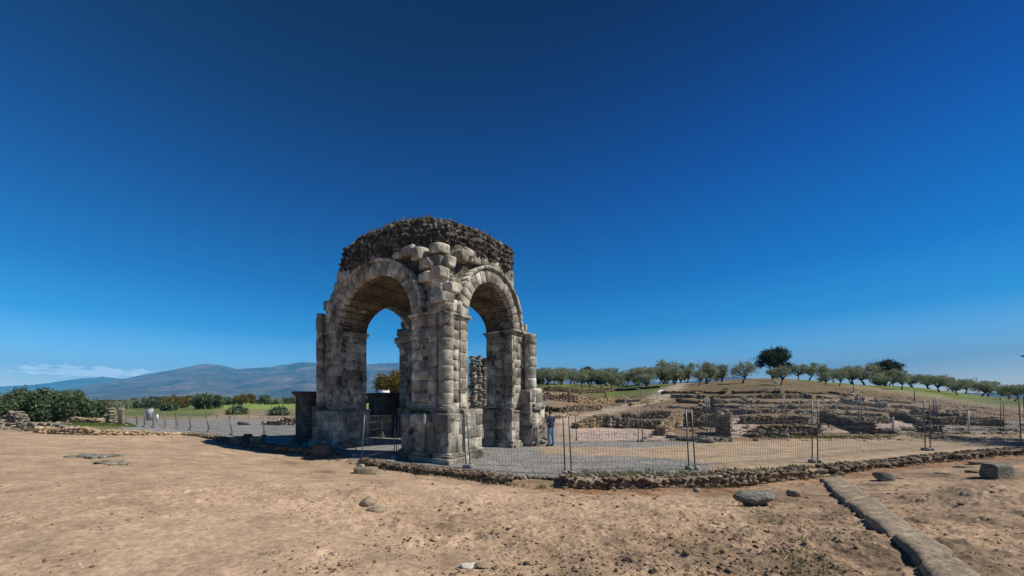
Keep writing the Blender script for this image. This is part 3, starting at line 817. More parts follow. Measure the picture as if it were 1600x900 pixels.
mb = MB(); n_ = len(pg); mb.add(PA([(a, b, z) for z in (ZS - .1, 8.7) for a, b in pg]), [(i, i + n_, (i + 1) % n_ + n_, (i + 1) % n_) for i in range(n_)], [list(range(n_))], [list(range(n_, 2 * n_))[::-1]])
core_me = mb.mesh('vault', arch.location)
import bmesh
_b = bmesh.new(); _b.from_mesh(core_me); bmesh.ops.recalc_face_normals(_b, faces=_b.faces); _b.to_mesh(core_me); _b.free()
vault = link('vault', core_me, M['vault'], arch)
cuts = [barrel(CA, RA, RZU_, 'b'), barrel(CB, RB, RZV_, 'a')]
for c in cuts:
    md = vault.modifiers.new('b', 'BOOLEAN'); md.object = c; md.operation = 'DIFFERENCE'; md.solver = 'EXACT'
bpy.context.view_layer.update()
dg = bpy.context.evaluated_depsgraph_get()
nm = bpy.data.meshes.new_from_object(vault.evaluated_get(dg)); vault.modifiers.clear(); vault.data = nm
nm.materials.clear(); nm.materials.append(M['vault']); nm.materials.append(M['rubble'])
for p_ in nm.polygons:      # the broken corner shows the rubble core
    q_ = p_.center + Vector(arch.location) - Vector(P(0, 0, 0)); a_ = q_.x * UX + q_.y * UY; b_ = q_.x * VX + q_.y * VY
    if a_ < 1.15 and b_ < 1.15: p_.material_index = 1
for c in cuts: bpy.data.objects.remove(c)

def ring_pt(c, rx, rz, e, t): return (c + (rx + e) * math.cos(t), ZS + (rz + e) * math.sin(t))
def archivolt(face, c, rx, rz, n, wd=.6):
    mb = MB(); th = np.linspace(0, math.pi, n + 1) 
    for i in range(n):
        a, b = th[i] + .008, th[i + 1] - .008; k = np.linspace(a, b, 4)
        w2 = wd + random.uniform(-.03, .03)
        ol = [ring_pt(c, rx, rz, 0, t_) for t_ in k] + [ring_pt(c, rx, rz, w2, t_) for t_ in k[::-1]]
        prism(mb, face, ol, -.55, .04 + random.uniform(-.02, .02), .02)
    o = part('archivolt', mb, M['granite'], arch)
    mb = MB(); th = np.linspace(-.05, math.pi + .05, 26)
    for i in range(25):
        k = (th[i] + .004, th[i + 1] - .004)
        ol = [ring_pt(c, rx, rz, wd - .02, k[0]), ring_pt(c, rx, rz, wd - .02, k[1]), ring_pt(c, rx, rz, wd + .11, k[1]), ring_pt(c, rx, rz, wd + .11, k[0])]
        prism(mb, face, ol, -.2, .15 + random.uniform(-.02, .02), .02)
    part('outer_moulding', mb, M['granite'], o)
    return o
FU2 = Face((0, LV), (1, 0), (0, 1)); FV2 = Face((LU - 1.2, 0), (0, 1), (1, 0))
archivolt(FU, CA, RA, RZU_, 21); archivolt(FV, CB, RB, RZV_, 17)
archivolt(FU2, CA, RA, RZU_, 19); archivolt(FV2, CB, RB, RZV_, 15)
def spandrel(face, c, rx, rz, s0, s1, z1, keep, jit=.05, setback=0):
    mb = MB(); e = .68
    def inside(s, z): return ((s - c) / (rx + e)) ** 2 + ((z - ZS) / (rz + e)) ** 2 < 1
    def warp(s, z):
        if inside(s, z):
            q_ = math.sqrt(((s - c) / (rx + e)) ** 2 + ((z - ZS) / (rz + e)) ** 2) + 1e-6
            return c + (s - c) / q_, ZS + (z - ZS) / q_
        return s, z
    for lo, hi in ((s0, c), (c, s1)):
        mb = MB(); ashlar(mb, face, lo, hi, ZS + .02, z1, .45, .4, .85, .3, jit, .12, keep=lambda s, z: not inside(s, z) and keep(s, z), warp=warp, chip=.4)
        if mb.n: part('spandrel_wall', mb, M['granite'], arch)
ztop = lambda a: 8.6 if a < 6.6 else 8.25 if a < 7.0 else 7.75 if a < 7.4 else 7.25 if a < 7.9 else 6.7
spandrel(FU, CA, RA, RZU_, 0.05, LU, 8.7, lambda s, z: z < ztop(s) and s > 1.9)
spandrel(FV, CB, RB, RZV_, 0.05, LV, 8.6, lambda s, z: s > 1.75 and z < (8.6 if s < 5.6 else 5.85 + (6.9 - s) * .2))
spandrel(FU2, CA, RA, RZU_, 1.3, LU, 8.6, lambda s, z: z < ztop(s) - .1)
spandrel(FV2, CB, RB, RZV_, .3, 6.2, 8.5, lambda s, z: True)
# stepped masonry on the left end (solid blocks behind the face)
mb = MB(); L = []
for k in range(6):
    z = ZS + .05 + .47 * (k + .5); amax = LU - [0, .25, .6, 1.0, 1.4, 1.75][k]
    for b in np.arange(.35, LV - .2, .75):
        L.append((amax - .45, b, z, .48, .38, .235)); L.append((amax - 1.2, b, z, .4, .38, .235)) if amax - 1.2 > OA1 - .1 else None
ablocks(mb, [l for l in L if l[1] < OB0 or l[1] > OB1 or l[2] > 8.3]); part('end_masonry', mb, M['granite'], arch)
# broken corner stack above the near column
mb = MB(); L = []
z = 5.76
for k in range(6):
    h = random.uniform(.44, .5)
    e = [.02, .16, .2, .34, .42, .55][k]
    zt_ = z + h * .7
    def lim(c, rx, rz):
        t_ = (zt_ - ZS) / (rz + .72)
        return min(c - (rx + .72) * math.sqrt(max(0, 1 - t_ * t_)), 2.25 - .08 * k)
    for ax_ in (0, 1):
        smax = lim(CA, RA, RZU_) if ax_ == 0 else lim(CB, RB, RZV_)
        s = e if ax_ == 0 else e + .45
        while s < smax - .12:
            wd = random.uniform(.38, .72); wd = smax - s if smax - s - wd < .25 else wd; pr = random.uniform(-.15, .10)
            L.append((s + wd / 2, e + .42 + pr, z + h / 2, wd / 2, .42, h / 2) if ax_ == 0 else (e + .42 + pr, s + wd / 2, z + h / 2, .42, wd / 2, h / 2)); s += wd
    z += h
L += [(.05, .05, 6.18, .34, .32, .2), (.12, .6, 6.7, .33, .3, .2), (.35, .3, 7.25, .3, .3, .2), (.95, .42, 7.75, .3, .36, .2), (.5, .85, 7.85, .36, .28, .22), (1.3, .22, 8.2, .24, .36, .26), (.3, 1.45, 8.2, .36, .24, .24), (.62, .55, 8.35, .3, .3, .2), (.9, .3, 7.2, .26, .36, .2), (.28, .95, 6.75, .36, .26, .2), (.3, 1.75, 8.45, .34, .28, .18), (1.85, .25, 8.45, .3, .34, .2)]
ablocks(mb, L); part('corner_masonry', mb, M['granite'], arch)
mb = MB(); L = []
for b in np.arange(5.5, 6.9, .5):
    L.append((.35, b, 5.95 + random.uniform(-.05, .1), .38, .26, .22))
ablocks(mb, L); part('end_masonry', mb, M['granite'], arch)

# rubble crown
CP = np.array([(.95, .55), (1.7, .2), (3.2, -.02), (4.6, -.08), (6.3, .05), (7.15, .45), (7.5, 1.6), (7.4, 5.2), (6.7, 6.5), (4.5, 6.9), (2.0, 6.75), (.8, 6.2), (.1, 5.3), (-.02, 3.9), (.0, 2.4), (.25, 1.6), (.5, .95)])
cc = np.array([3.7, 3.4]); ang = np.arctan2(CP[:, 1] - cc[1], CP[:, 0] - cc[0]); rad = np.hypot(*(CP - cc).T); od = np.argsort(ang)
def crown_r(t):
    return np.interp(t, ang[od], rad[od], period=2 * math.pi)
na, rows = 260, [(8.35, .90), (8.42, .975), (8.6, 1.0), (8.85, 1.012), (9.1, 1.012), (9.35, 1.0), (9.55, .99), (9.70, .97), (9.82, .93), (9.90, .86), (9.95, .7), (9.98, .45), (10.0, .2), (10.0, .02)]
A = np.linspace(-math.pi, math.pi, na, endpoint=False)
V = []
for z, k in rows:
    rr_ = crown_r(A) * k
    a_, b_ = cc[0] + rr_ * np.cos(A), cc[1] + rr_ * np.sin(A)
    n_ = fbm(a_ * 1.3, b_ * 1.3, z * 1.6, 71, 4)
    lift = np.clip((1.5 - k) * 0, 0, 0)
    rr_ = rr_ * (1 + (.045 * n_ if k > .85 else 0 * n_))
    low = np.interp(cc[0] + rr_ * np.cos(A), [0, 2, 4.5, 6.5, 7.4], [-.18, 0, .1, 0, -.3]) * (z - 8.35) / 1.7
    V.append(PA(np.stack([cc[0] + rr_ * np.cos(A), cc[1] + rr_ * np.sin(A), z + .11 * n_ * (1 if z > 8.7 else .4) + low], 1)))
V = np.array(V)
mb = MB(); k = np.arange(na); nr = len(rows)
mb.add(V.reshape(-1, 3), np.concatenate([np.stack([i * na + k, (i + 1) * na + k, (i + 1) * na + (k + 1) % na, i * na + (k + 1) % na], 1) for i in range(nr - 1)]), [list(range(na))[::-1]], [list(range((nr - 1) * na, nr * na))])
flat = V[:11].reshape(-1, 3)
pick = RNG.integers(0, len(flat), 5200); pts = flat[pick] + RNG.normal(0, .03, (5200, 3))
sz = RNG.uniform(.03, .09, (5200, 1)) * RNG.uniform(.7, 1.4, (5200, 3))
scatter(mb, LIB_S, pts, sz, RNG.uniform(0, 6, 5200), .9)
pick = RNG.integers(0, na * 9, 420); scatter(mb, LIB_M, flat[pick] + RNG.normal(0, .03, (420, 3)), RNG.uniform(.06, .13, (420, 1)) * RNG.uniform(.7, 1.3, (420, 3)), RNG.uniform(0, 6, 420), .9)
part('rubble_crown', mb, M['rubble'], arch)

def blades(mb, C, h, spread, n, wd=.012, rng=RNG):
    C = np.repeat(np.asarray(C, float), n, 0); N_ = len(C)
    C = C + np.stack([rng.normal(0, spread, N_), rng.normal(0, spread, N_), np.zeros(N_)], 1)
    hh = h * rng.uniform(.5, 1.2, N_); an = rng.uniform(0, 6.28, N_); ln = rng.uniform(.1, .7, N_)
    dx, dy = np.cos(an), np.sin(an)
    w_ = np.stack([-dy, dx, 0 * dx], 1) * wd * rng.uniform(.6, 1.4, (N_, 1))
    mid_ = C + np.stack([dx * ln * hh * .3, dy * ln * hh * .3, hh * .6], 1); tip = C + np.stack([dx * ln * hh, dy * ln * hh, hh], 1)
    V_ = np.stack([C - w_, C + w_, mid_ + w_ * .7, mid_ - w_ * .7, tip], 1).reshape(-1, 3); b_ = np.arange(N_)[:, None] * 5
    mb.add(V_, b_ + np.array([0, 1, 2, 3]), b_ + np.array([3, 2, 4]))
mb = MB(); top = V[8:13].reshape(-1, 3)
blades(mb, top[RNG.integers(0, len(top), 150)], .09, .08, 7, .010)
g_ = V[7:10, (A > -2.3) & (A < -1.2)].reshape(-1, 3); blades(mb, g_[RNG.integers(0, len(g_), 40)], .24, .06, 12, .014)
tag(part('crown_grass', mb, M['drygrass'], arch), kind='stuff')
mb = MB(); blades(mb, [P(*p) for p in ((2.0, .3, 8.15), (1.8, .25, 8.25), (.35, 1.3, 7.4), (.35, 1.5, 7.7), (.3, 1.0, 7.2), (1.55, .2, 7.5), (.6, -.2, 1.8), (1.0, -.15, 1.8), (1.4, -.15, 1.8))], .16, .12, 40, .012)
tag(part('ledge_grass', mb, M['grass'], arch), kind='stuff')

# ------------------------------------------------------------------ rubble walls
def polyline(pts, step):
    pts = np.asarray(pts, float); seg = np.hypot(*(np.diff(pts[:, :2], axis=0).T)); s = np.concatenate([[0], np.cumsum(seg)])
    n = max(2, int(s[-1] / step) + 1); q_ = np.linspace(0, s[-1], n)
    x = np.interp(q_, s, pts[:, 0]); y = np.interp(q_, s, pts[:, 1]); h = np.interp(q_, s, pts[:, 2])
    return x, y, h, s[-1], q_
def rubble_wall(label, pts, thick=.5, size=.2, mt='darkstone', group=None, name='ruined_wall', sink=.08, ragged=.25, lib=None, cat='ruined wall', zb=None, core=True):
    ragged = max(ragged, .3) if cat == 'ruined wall' and group and 'excavated' in group else ragged
    """pts: rows of (x, y, height above the ground)"""
    lib = lib or LIB_M
    mb = MB(); x, y, h, ln, q_ = polyline(pts, size * 1.7)
    dx, dy = np.gradient(x), np.gradient(y); l_ = np.hypot(dx, dy); dx /= l_; dy /= l_; nx_, ny_ = -dy, dx
    g = ground_z(x, y) if zb is None else np.full(len(x), zb)
    sd = random.random() * 99
    hh = np.maximum(h * (1 + ragged * fbm(q_ * .9 + sd, q_ * 0, 0, 3, 3)), size * .5)
    C, S, A_ = [], [], []
    for i in range(len(x)):
        nl = max(1, int(round(hh[i] / (size * .85)))); step = hh[i] / nl
        for k in range(nl):
            zz = g[i] - sink + step * (k + .5) + sink * (k / nl)
            sides = [-1, 1]
            for sd_ in sides:
                o = sd_ * (thick / 2 - size * .35) + random.uniform(-.05, .05) * size * 3
                jx = random.uniform(-.4, .4) * size
                C.append((x[i] + nx_[i] * o + dx[i] * jx, y[i] + ny_[i] * o + dy[i] * jx, zz)); 
                C[-1] = (C[-1][0], C[-1][1], zz + random.uniform(-.28, .28) * size); q2 = random.uniform(.65, 1.15); S.append((size * q2 * random.uniform(.7, 1.3), size * random.uniform(.5, .85), size * q2 * random.uniform(.38, .68))); A_.append(math.atan2(dy[i], dx[i]))
            if i in (0, len(x) - 1) or k == nl - 1:
                for o in np.arange(-thick / 2 + size, thick / 2 - size * .6, size):
                    C.append((x[i] + nx_[i] * o, y[i] + ny_[i] * o, zz + random.uniform(-.3, .2) * size)); S.append((size * random.uniform(.6, 1.1),) * 2 + (size * .5,)); A_.append(random.uniform(0, 6))
    scatter(mb, lib, C, S, np.array(A_) + RNG.uniform(-.35, .35, len(A_)), .32)
    if lib is LIB_R:      # small stones and earth on top
        n3 = int(ln * 26); kk = RNG.integers(0, len(x), n3); o_ = RNG.uniform(-.45, .45, n3) * thick; j_ = RNG.uniform(-1, 1, n3) * size
        scatter(mb, LIB_S, np.stack([x[kk] + nx_[kk] * o_ + dx[kk] * j_, y[kk] + ny_[kk] * o_ + dy[kk] * j_, g[kk] + hh[kk] * .86], 1), RNG.uniform(.02, .07, (n3, 1)) * np.array([1.2, 1, .6]), RNG.uniform(0, 6, n3), .4)
    if core:        # mortar and earth between the faces
        e = thick / 2 - size * .25; n = len(x); V_ = []
        for i in range(n):
            for o, zz in ((-e, g[i] - .15), (-e, g[i] + hh[i] * .78), (e, g[i] + hh[i] * .78), (e, g[i] - .15)):
                V_.append((x[i] + nx_[i] * o, y[i] + ny_[i] * o, zz))
        q4 = [(i * 4 + k, (i + 1) * 4 + k, (i + 1) * 4 + (k + 1) % 4, i * 4 + (k + 1) % 4) for i in range(n - 1) for k in range(4)]
        mb.add(V_, q4, [(3, 2, 1, 0)], [((n - 1) * 4, (n - 1) * 4 + 1, (n - 1) * 4 + 2, (n - 1) * 4 + 3)])
    loc = (float(x.mean()), float(y.mean()), float(g.mean()))
    return single(name, mb, M[mt], loc, label, cat, group)
def gw(px, py, h): p = G(px, py); return (p[0], p[1], h)

# low kerb walls along the front of the yard (base points follow the terrain step)
def front(px, h, off=0.0): D = np.interp(px, PXW, DW) + off; return ((px - X0) / F * D, D, h)
GK = 'low stone kerb walls along the yard front'
def kerb(label, pxs, h, thick, size, mt, off=.0):
    pts = [front(p, hh, off) for p, hh in zip(pxs, h)]
    pts = [(a, b, c * .7) for a, b, c in pts]
    return rubble_wall(label, pts, thick * .85, size * .8, mt, GK, ragged=.12, sink=.1, lib=LIB_R)
mt_ = 'darkstone'
kerb('short low stone wall left of the pedestal shadow, ending in a squared grey block', [296, 310, 330, 350, 364], [.28, .3, .32, .36, .4], .5, .13, mt_)
kerb('low dark-faced stone wall with pale top running up to the left pier', [382, 410, 440, 470, 500], [.30, .34, .36, .38, .40], .55, .13, mt_)
kerb('narrow low stone wall in front of the near pier of the arch', [568, 600, 640, 700, 740, 798], [.22, .24, .25, .26, .26, .27], .55, .12, mt_)
kerb('long dark-faced stone wall below the mesh fence, behind the flat boulder', [882, 940, 1000, 1060, 1120, 1180, 1230, 1275], [.34, .36, .36, .36, .38, .36, .34, .30], .6, .15, mt_)
kerb('curving low stone wall at right, behind the dark squared block', [1290, 1330, 1370, 1420, 1480, 1540, 1600, 1680], [.30, .32, .26, .28, .34, .36, .36, .36], .55, .17, mt_)
# squared blocks that end them
def block(label, p, dims, rz, mt='greyrock', name='stone_block', cat='stone block', group=None, sink=.06, tilt=.05, lib=None, z=None):
    mb = MB(); zc = (gz(p[0], p[1]) if z is None else z) + dims[2] / 2 - sink
    scatter(mb, lib or LIB_BB, [(p[0], p[1], zc)], [np.array(dims) / 2], rz, tilt)
    return single(name, mb, M[mt], (p[0], p[1], zc - dims[2] / 2), label, cat, group)
p = front(372, 0); block('squared grey block at the end of the short left wall', p, (.55, .55, .5), .3, 'greyrock')
p = front(388, 0, .35); block('small dark block on the near corner of the left yard wall', p, (.4, .35, .62), .3, 'darkwall')
p = front(402, 0, .4); block('pale grey block set beside a darker one on the left yard wall', p, (.6, .4, .55), .2, 'greyrock')
p = front(506, 0, .0); block('pale squared block ending the dark wall beside the left pier', p, (.75, .62, .5), -.12, 'fieldstone')
p = G(573, 741); block('low rounded stone half buried in front of the near pier wall', p, (.75, .45, .28), .2, 'slab', cat='stone')
p = front(835, 0, .15); kb = rubble_wall('broken string of small stones in the gap between the two front walls', [front(800, .12, .1), front(840, .1, .35), front(880, .14, .1)], .22, .07, 'fieldstone', name='stone_edging', cat='edging', core=False)

# ------------------------------------------------------------------ ruins on the right and the terraces
GR = 'low ruined walls of the excavated town'
def rw(label, pts, thick=.5, size=.17, mt='darkstone', **k):
    return rubble_wall(label, [gw(*p) for p in pts], thick, size, mt, GR, **k)
rw('heap-like ochre wall stub where the path meets the pink floor', [(900, 669, .35), (925, 668, .75), (945, 667, 1.0)], .7, .18, 'goldstone')
rw('mossy broken wall between the ochre stub and the dark long wall', [(947, 668, .95), (965, 667, .8), (975, 669, .6)], .8, .2, 'fieldstone')
rw('dark straight wall above the pink gravel floor', [(972, 669, .62), (1000, 669, .6), (1038, 670, .62)], .5, .17)
rw('dark wall behind the straight dark wall', [(975, 655, .6), (1010, 654, .55), (1045, 654, .6)], .5, .17)
rw('sunlit ochre cross wall receding beside the pink floor', [(1033, 681, .55), (1048, 668, .72), (1064, 658, .85)], .45, .16, 'goldstone')
rw('dark double-height wall left of the tall mossy stub', [(1072, 667, .95), (1098, 667, .95), (1124, 667, .9)], .5, .17)
rw('tall mossy wall end with pale flaking stones', [(1131, 684, 1.2), (1129, 676, 1.4)], .6, .18, 'fieldstone')
rw('tumbled low stone row in front of the mossy wall end', [(1048, 684, .2), (1070, 688, .28), (1100, 689, .3), (1138, 689, .2)], .7, .17, 'fieldstone')
rw('reddish low wall at the back of the small pink court', [(1160, 662, .5), (1200, 662, .55), (1258, 663, .55)], .5, .17)
rw('rounded dark wall mound behind the long kerb', [(1172, 683, .25), (1190, 682, .6), (1230, 681, .65), (1270, 680, .6)], .6, .18)
rw('broken stub right of the rounded dark mound', [(1248, 676, .6), (1276, 676, .8)], .6, .2, 'fieldstone')
rw('dark wall slanting down to the right past the fence post', [(1286, 660, .9), (1320, 666, .75), (1358, 678, .7)], .5, .19)
rw('pale-topped short wall behind the slanting dark wall', [(1345, 661, .55), (1388, 661, .5)], .5, .18, 'fieldstone')
rw('dark angled wall in the middle of the right ruins', [(1396, 655, .6), (1420, 658, .65), (1446, 666, .4)], .5, .18)
rw('low dark wall before the far right gravel', [(1462, 664, .5), (1500, 664, .55), (1556, 666, .5)], .6, .19)
rw('stepped stone row at the edge of the far right gravel', [(1500, 672, .18), (1560, 672, .2), (1610, 672, .2)], .5, .16, 'fieldstone')
rw('loose boulder row on the pink floor at right', [(1375, 676, .3), (1395, 677, .25)], .6, .2, 'greyrock')
rw('mossy wall stub behind the double fence post at right', [(1440, 676, .45), (1465, 676, .5)], .5, .18, 'fieldstone')
where = ['at the left end', 'left of the middle', 'in the middle', 'right of the middle', 'toward the right end', 'at the far right end', 'at the very right edge']
rowsd = [(615, 1035, 1330, 'topmost row, under the brown olive slope'), (622, 1050, 1420, 'second row below the brown slope'), (630, 1060, 1490, 'third row of the upper ruins'), (638, 1045, 1540, 'fourth row of the upper ruins'), (646, 1085, 1560, 'fifth row of the upper ruins')]
slopes = lambda px, y: y + max(0, px - 1300) * .075
for y, xa, xb, nmz in rowsd:
    px = xa; k = 0
    while px < xb - 20:
        wd = random.uniform(45, 110); e = min(px + wd, xb)
        hh = random.uniform(.25, .55)
        rubble_wall('low wall %s of the %s' % (where[min(k, 6)], nmz), [gw(px, slopes(px, y) + random.uniform(-1.3, 1.3), hh), gw((px + e) / 2, slopes((px + e) / 2, y) + random.uniform(-1, 1), hh * random.uniform(.6, 1.1)), gw(e, slopes(e, y) + random.uniform(-1.3, 1.3), hh * .7)], random.uniform(.5, .8), .2, random.choice(['darkstone', 'darkstone', 'fieldstone']), GR)
        if random.random() < .8:
            p1 = gw(e, slopes(e, y) + 1, hh); p2 = gw(e + random.uniform(-12, 12), slopes(e, y) - 4.5, hh * .9)
            rubble_wall('short cross wall %s of the %s' % (where[min(k, 6)], nmz), [p1, p2], .5, .2, random.choice(['fieldstone', 'goldstone', 'darkstone']), GR)
        px = e + random.uniform(4, 22); k += 1
# terraces behind the man
rw('long ochre terrace wall with leaning posts behind the man', [(838, 629, .85), (900, 629, .8), (960, 629, .5), (1000, 627, .35)], .5, .2, 'goldstone')
rw('upper dark terrace wall below the olive trees', [(838, 616, .7), (900, 614, .6), (960, 611, .55), (1030, 606, .5)], .5, .2, 'darkstone')
rw('pale-capped terrace wall just behind the man', [(838, 645, .5), (880, 644, .5), (935, 640, .45)], .7, .2, 'darkstone')
rw('lowest ochre wall strip along the left side of the path', [(842, 656, .35), (868, 655, .35), (900, 648, .3)], .5, .18, 'goldstone')
rw('short sunlit wall above the terraces beside the lectern', [(985, 634, .4), (1018, 628, .4)], .5, .18, 'goldstone')
for i, (px, py, s, lb) in enumerate([(889, 629, .25, 'tallest thin upright stone in the ochre terrace'), (907, 622, .2, 'small upright stone in the upper terrace, right of the tallest'), (946, 622, .2, 'small upright stone in the terrace, farthest right of the upright ones')]):
    p = G(px, py); block(lb, p, (s, s, 1.5 if i == 0 else 1.1), 0, 'goldstone', 'standing_stone', 'standing stone')
p = G(1193 - 10, 646); 
block('pale stone cube on the wall top above the mossy stub', G(1120, 636), (1.0, .6, .9), 0, 'fieldstone')
for px, py, lb in ((1395, 675, 'rounded dark boulder beside the white stake'), (1105, 692, 'flat pale stone under the mossy wall end'), (1225, 683, 'small dark boulder before the rounded mound'), (1420, 673, 'low boulder right of the white stake')):
    block(lb, G(px, py), (random.uniform(.6, 1.0), .5, random.uniform(.25, .5)), 0, random.choice(['greyrock', 'fieldstone']), 'boulder', 'boulder', lib=LIB_M)
# ruined pillar seen through the right opening
b0 = W(747, 30)
rp = rubble_wall('tall ruined rubble pillar seen through the right opening of the arch', [(b0[0] - .42, 30, 5.9), (b0[0] + .45, 30.2, 5.5)], .9, .21, 'fieldstone', name='ruined_pillar', cat='ruined pillar', ragged=.12)

# left side ruins
GL = 'rubble walls beside the left trees'
def lw(label, pts, **k): return rubble_wall(label, [gw(*p) for p in pts], mt=k.pop('mt', 'fieldstone'), group=GL, **k)
lw('crumbling wall piece at the left picture edge', [(-30, 672, .55), (8, 671, .55), (14, 671, .4)], thick=.6, size=.16)
lw('tallest pale ruined wall stub below the left trees', [(13, 667, 1.0), (22, 667, 1.2), (36, 668, .9), (46, 668, .5)], thick=.7, size=.17)
lw('rough grey wall in front of the left grass patch', [(44, 674, .55), (75, 675, .6), (112, 678, .5)], thick=.6, size=.15)
lw('long low ochre wall of small stones running right to the fence', [(62, 677, .38), (110, 679, .42), (150, 680, .38), (190, 680, .32), (240, 680, .26), (290, 680, .22)], thick=.5, size=.13, mt='goldstone')
lw('back ochre wall along the foot of the dark trees', [(55, 660, .65), (90, 660, .7), (120, 660, .55), (162, 661, .4)], thick=.6, size=.2, mt='goldstone')
p = G(173, 662); rubble_wall('small pyramid-like rubble stump beside the pinkish upright slab', [(p[0] - .25, p[1], .9), (p[0] + .15, p[1], 1.5)], .6, .2, 'fieldstone', name='rubble_stump', cat='stump')
block('pinkish upright stone slab near the left fence', G(190, 663), (.45, .3, 1.55), 0, 'slab', 'standing_stone', 'standing stone', tilt=.02)
def cabinet(label, p, dims, mt):
    t = thing('utility_cabinet', tuple(p), label, 'cabinet'); mb = MB(); box(mb, (p[0], p[1], p[2] + dims[2] / 2 + .08), dims); part('cabinet_body', mb, M[mt], t)
    mb = MB(); box(mb, (p[0], p[1], p[2] + dims[2] + .1), (dims[0] * 1.08, dims[1] * 1.08, .06)); part('lid', mb, M[mt], t)
    mb = MB(); box(mb, (p[0], p[1], p[2] + .03), (dims[0] * .94, dims[1] * .94, .12)); part('footing', mb, M['concrete'], t)
    mb = MB(); box(mb, (p[0] + dims[0] * .3, p[1] - dims[1] / 2 - .01, p[2] + dims[2] * .55), (.04, .03, .16)); part('handle', mb, M['black'], t)
cabinet('tall pale grey cabinet standing beyond the left gravel', G(234, 657), (.62, .3, 1.25), 'graypaint')
cabinet('small white cabinet right of the taller grey one', G(245.5, 659), (.2, .14, .68), 'white')
# stones beyond the road on the left
rubble_wall('low pale stone row beyond the gravel road, left of the pedestal', [gw(415, 663, .3), gw(440, 664, .5), gw(470, 664, .9)], .7, .22, 'goldstone', name='stone_row', cat='stone row')
for px, py, lb in ((378, 664, 'small dark boulder beyond the gravel road'), (432, 663, 'flat dark boulder heap beyond the gravel road'),):
    block(lb, G(px, py), (1.3, .6, .4), 0, 'darkwall', 'boulder', 'boulder', lib=LIB_M)
rubble_wall('ochre wall glimpsed between the pedestal and the pier', [(*W(583, 33)[:2], .9), (*W(600, 33)[:2], 1.0)], .6, .2, 'goldstone', name='stone_row', cat='stone row')

# ------------------------------------------------------------------ fences
def fence_panel(label, A_, B_, grp, post_r=.021, wires=True, twin=True, spacing=.1):
    """A_, B_: (px, py base, px top, py top, base height)"""
    ends = []
    for (bx, by, tx, ty) in (A_, B_):
        b = G(bx, by); D = b[1]; tp = np.array([(tx - X0) / F * D, D, WZ(ty, D)]); ends.append((b, tp))
    (b1, t1), (b2, t2) = ends
    dv = (b2 - b1); dv /= np.linalg.norm(dv); off = dv * .06
    b1, t1, b2, t2 = b1 + off, t1 + off, b2 - off, t2 - off
    th_ = thing('fence_panel', tuple((b1 + b2) / 2), label, 'fence', grp)
    for b, t_ in ((b1, t1), (b2, t2)):
        mb = MB(); tube(mb, [b + (0, 0, .02), t_], post_r, 6); part('post', mb, M['galv'], th_)
        mb = MB(); scatter(mb, LIB_B, [b + (0, 0, .06)], [(.13, .07, .06)], math.atan2(dv[1], dv[0]) + 1.57, .03); part('foot_block', mb, M['concrete'], th_)
    if wires:
        mb = MB(); L_ = np.linalg.norm(b2 - b1); n = int(L_ / spacing); r = .0026 * (1 + b1[1] / 60)
        lo1, lo2 = b1 + (t1 - b1) * .08, b2 + (t2 - b2) * .08; hi1, hi2 = b1 + (t1 - b1) * .97, b2 + (t2 - b2) * .97
        for i in range(1, n):
            f = i / n; tube(mb, [lo1 + (lo2 - lo1) * f, hi1 + (hi2 - hi1) * f], r, 3)
        for f in (0, .12, .14, .32, .5, .52, .7, .85, .87, 1):
            tube(mb, [lo1 + (hi1 - lo1) * f, lo2 + (hi2 - lo2) * f], r * (1.5 if f in (0, 1) else 1), 3)
        part('wire_mesh', mb, M['galv'], th_)
    return th_
FP = [(-2, 0, 0, 0)]
GF = 'temporary mesh fence panels along the yard front'
fl = [(196, 665, 195, 645), (214, 666, 213, 643), (226, 667, 225, 642), (240, 668, 238, 643), (258, 669, 256, 642), (277, 669, 275, 644), (298, 672, 295, 646), (327, 675, 322, 646), (363, 680, 357, 650), (413, 682, 411, 648), (479, 695, 470, 646)]
fl_lab = ['leftmost leaning mesh fence panel beyond the ochre wall', 'mesh fence panel left of the tall grey cabinet', 'mesh fence panel just in front of the tall grey cabinet', 'mesh fence panel just in front of the small white cabinet', 'mesh fence panel right of the small white cabinet', 'mesh fence panel at the right end of the long ochre wall', 'mesh fence panel whose right post leans before the round green bush',
          'leaning mesh fence panel behind the short low left wall', 'mesh fence panel ending at the twin posts left of the pedestal shadow', 'mesh fence panel crossing the pedestal shadow to the left pier']
for i in range(len(fl) - 1): fence_panel(fl_lab[i], fl[i], fl[i + 1], GF, spacing=.14 if i < 7 else .11)
fr = [(479, 695, 472, 646), (557, 714, 559, 645)]
fence_panel('leaning mesh fence panel in front of the left pier pedestal', fr[0], fr[1], GF)
fence_panel('mesh fence panel across the shaded left opening of the arch', (562, 731, 568, 648), (617, 716, 620, 646), GF)
fence_panel('mesh fence panel in front of the near pier pedestals', (617, 716, 621, 646), (731, 731, 724, 647), GF)
fence_panel('mesh fence panel between the near pier and the post at the wall gap', (732, 731, 727, 648), (886, 742, 883, 650), GF)
fence_panel('mesh fence panel above the left half of the long dark wall', (890, 742, 886, 650), (1079, 734, 1074, 640), GF)
fence_panel('mesh fence panel above the right half of the long dark wall', (1084, 734, 1078, 640), (1271, 723, 1271, 626), GF)
fence_panel('mesh fence panel behind the dark slab boulder and kerb slabs', (1276, 723, 1276, 626), (1447, 704, 1445, 624), GF)
fence_panel('mesh fence panel behind the dark squared block at far right', (1452, 704, 1451, 624), (1597, 696, 1593, 616), GF)
fence_panel('mesh fence panel cut by the right picture edge', (1601, 696, 1598, 616), (1720, 692, 1716, 612), GF)
GF2 = 'temporary mesh fence panels before the ruins'
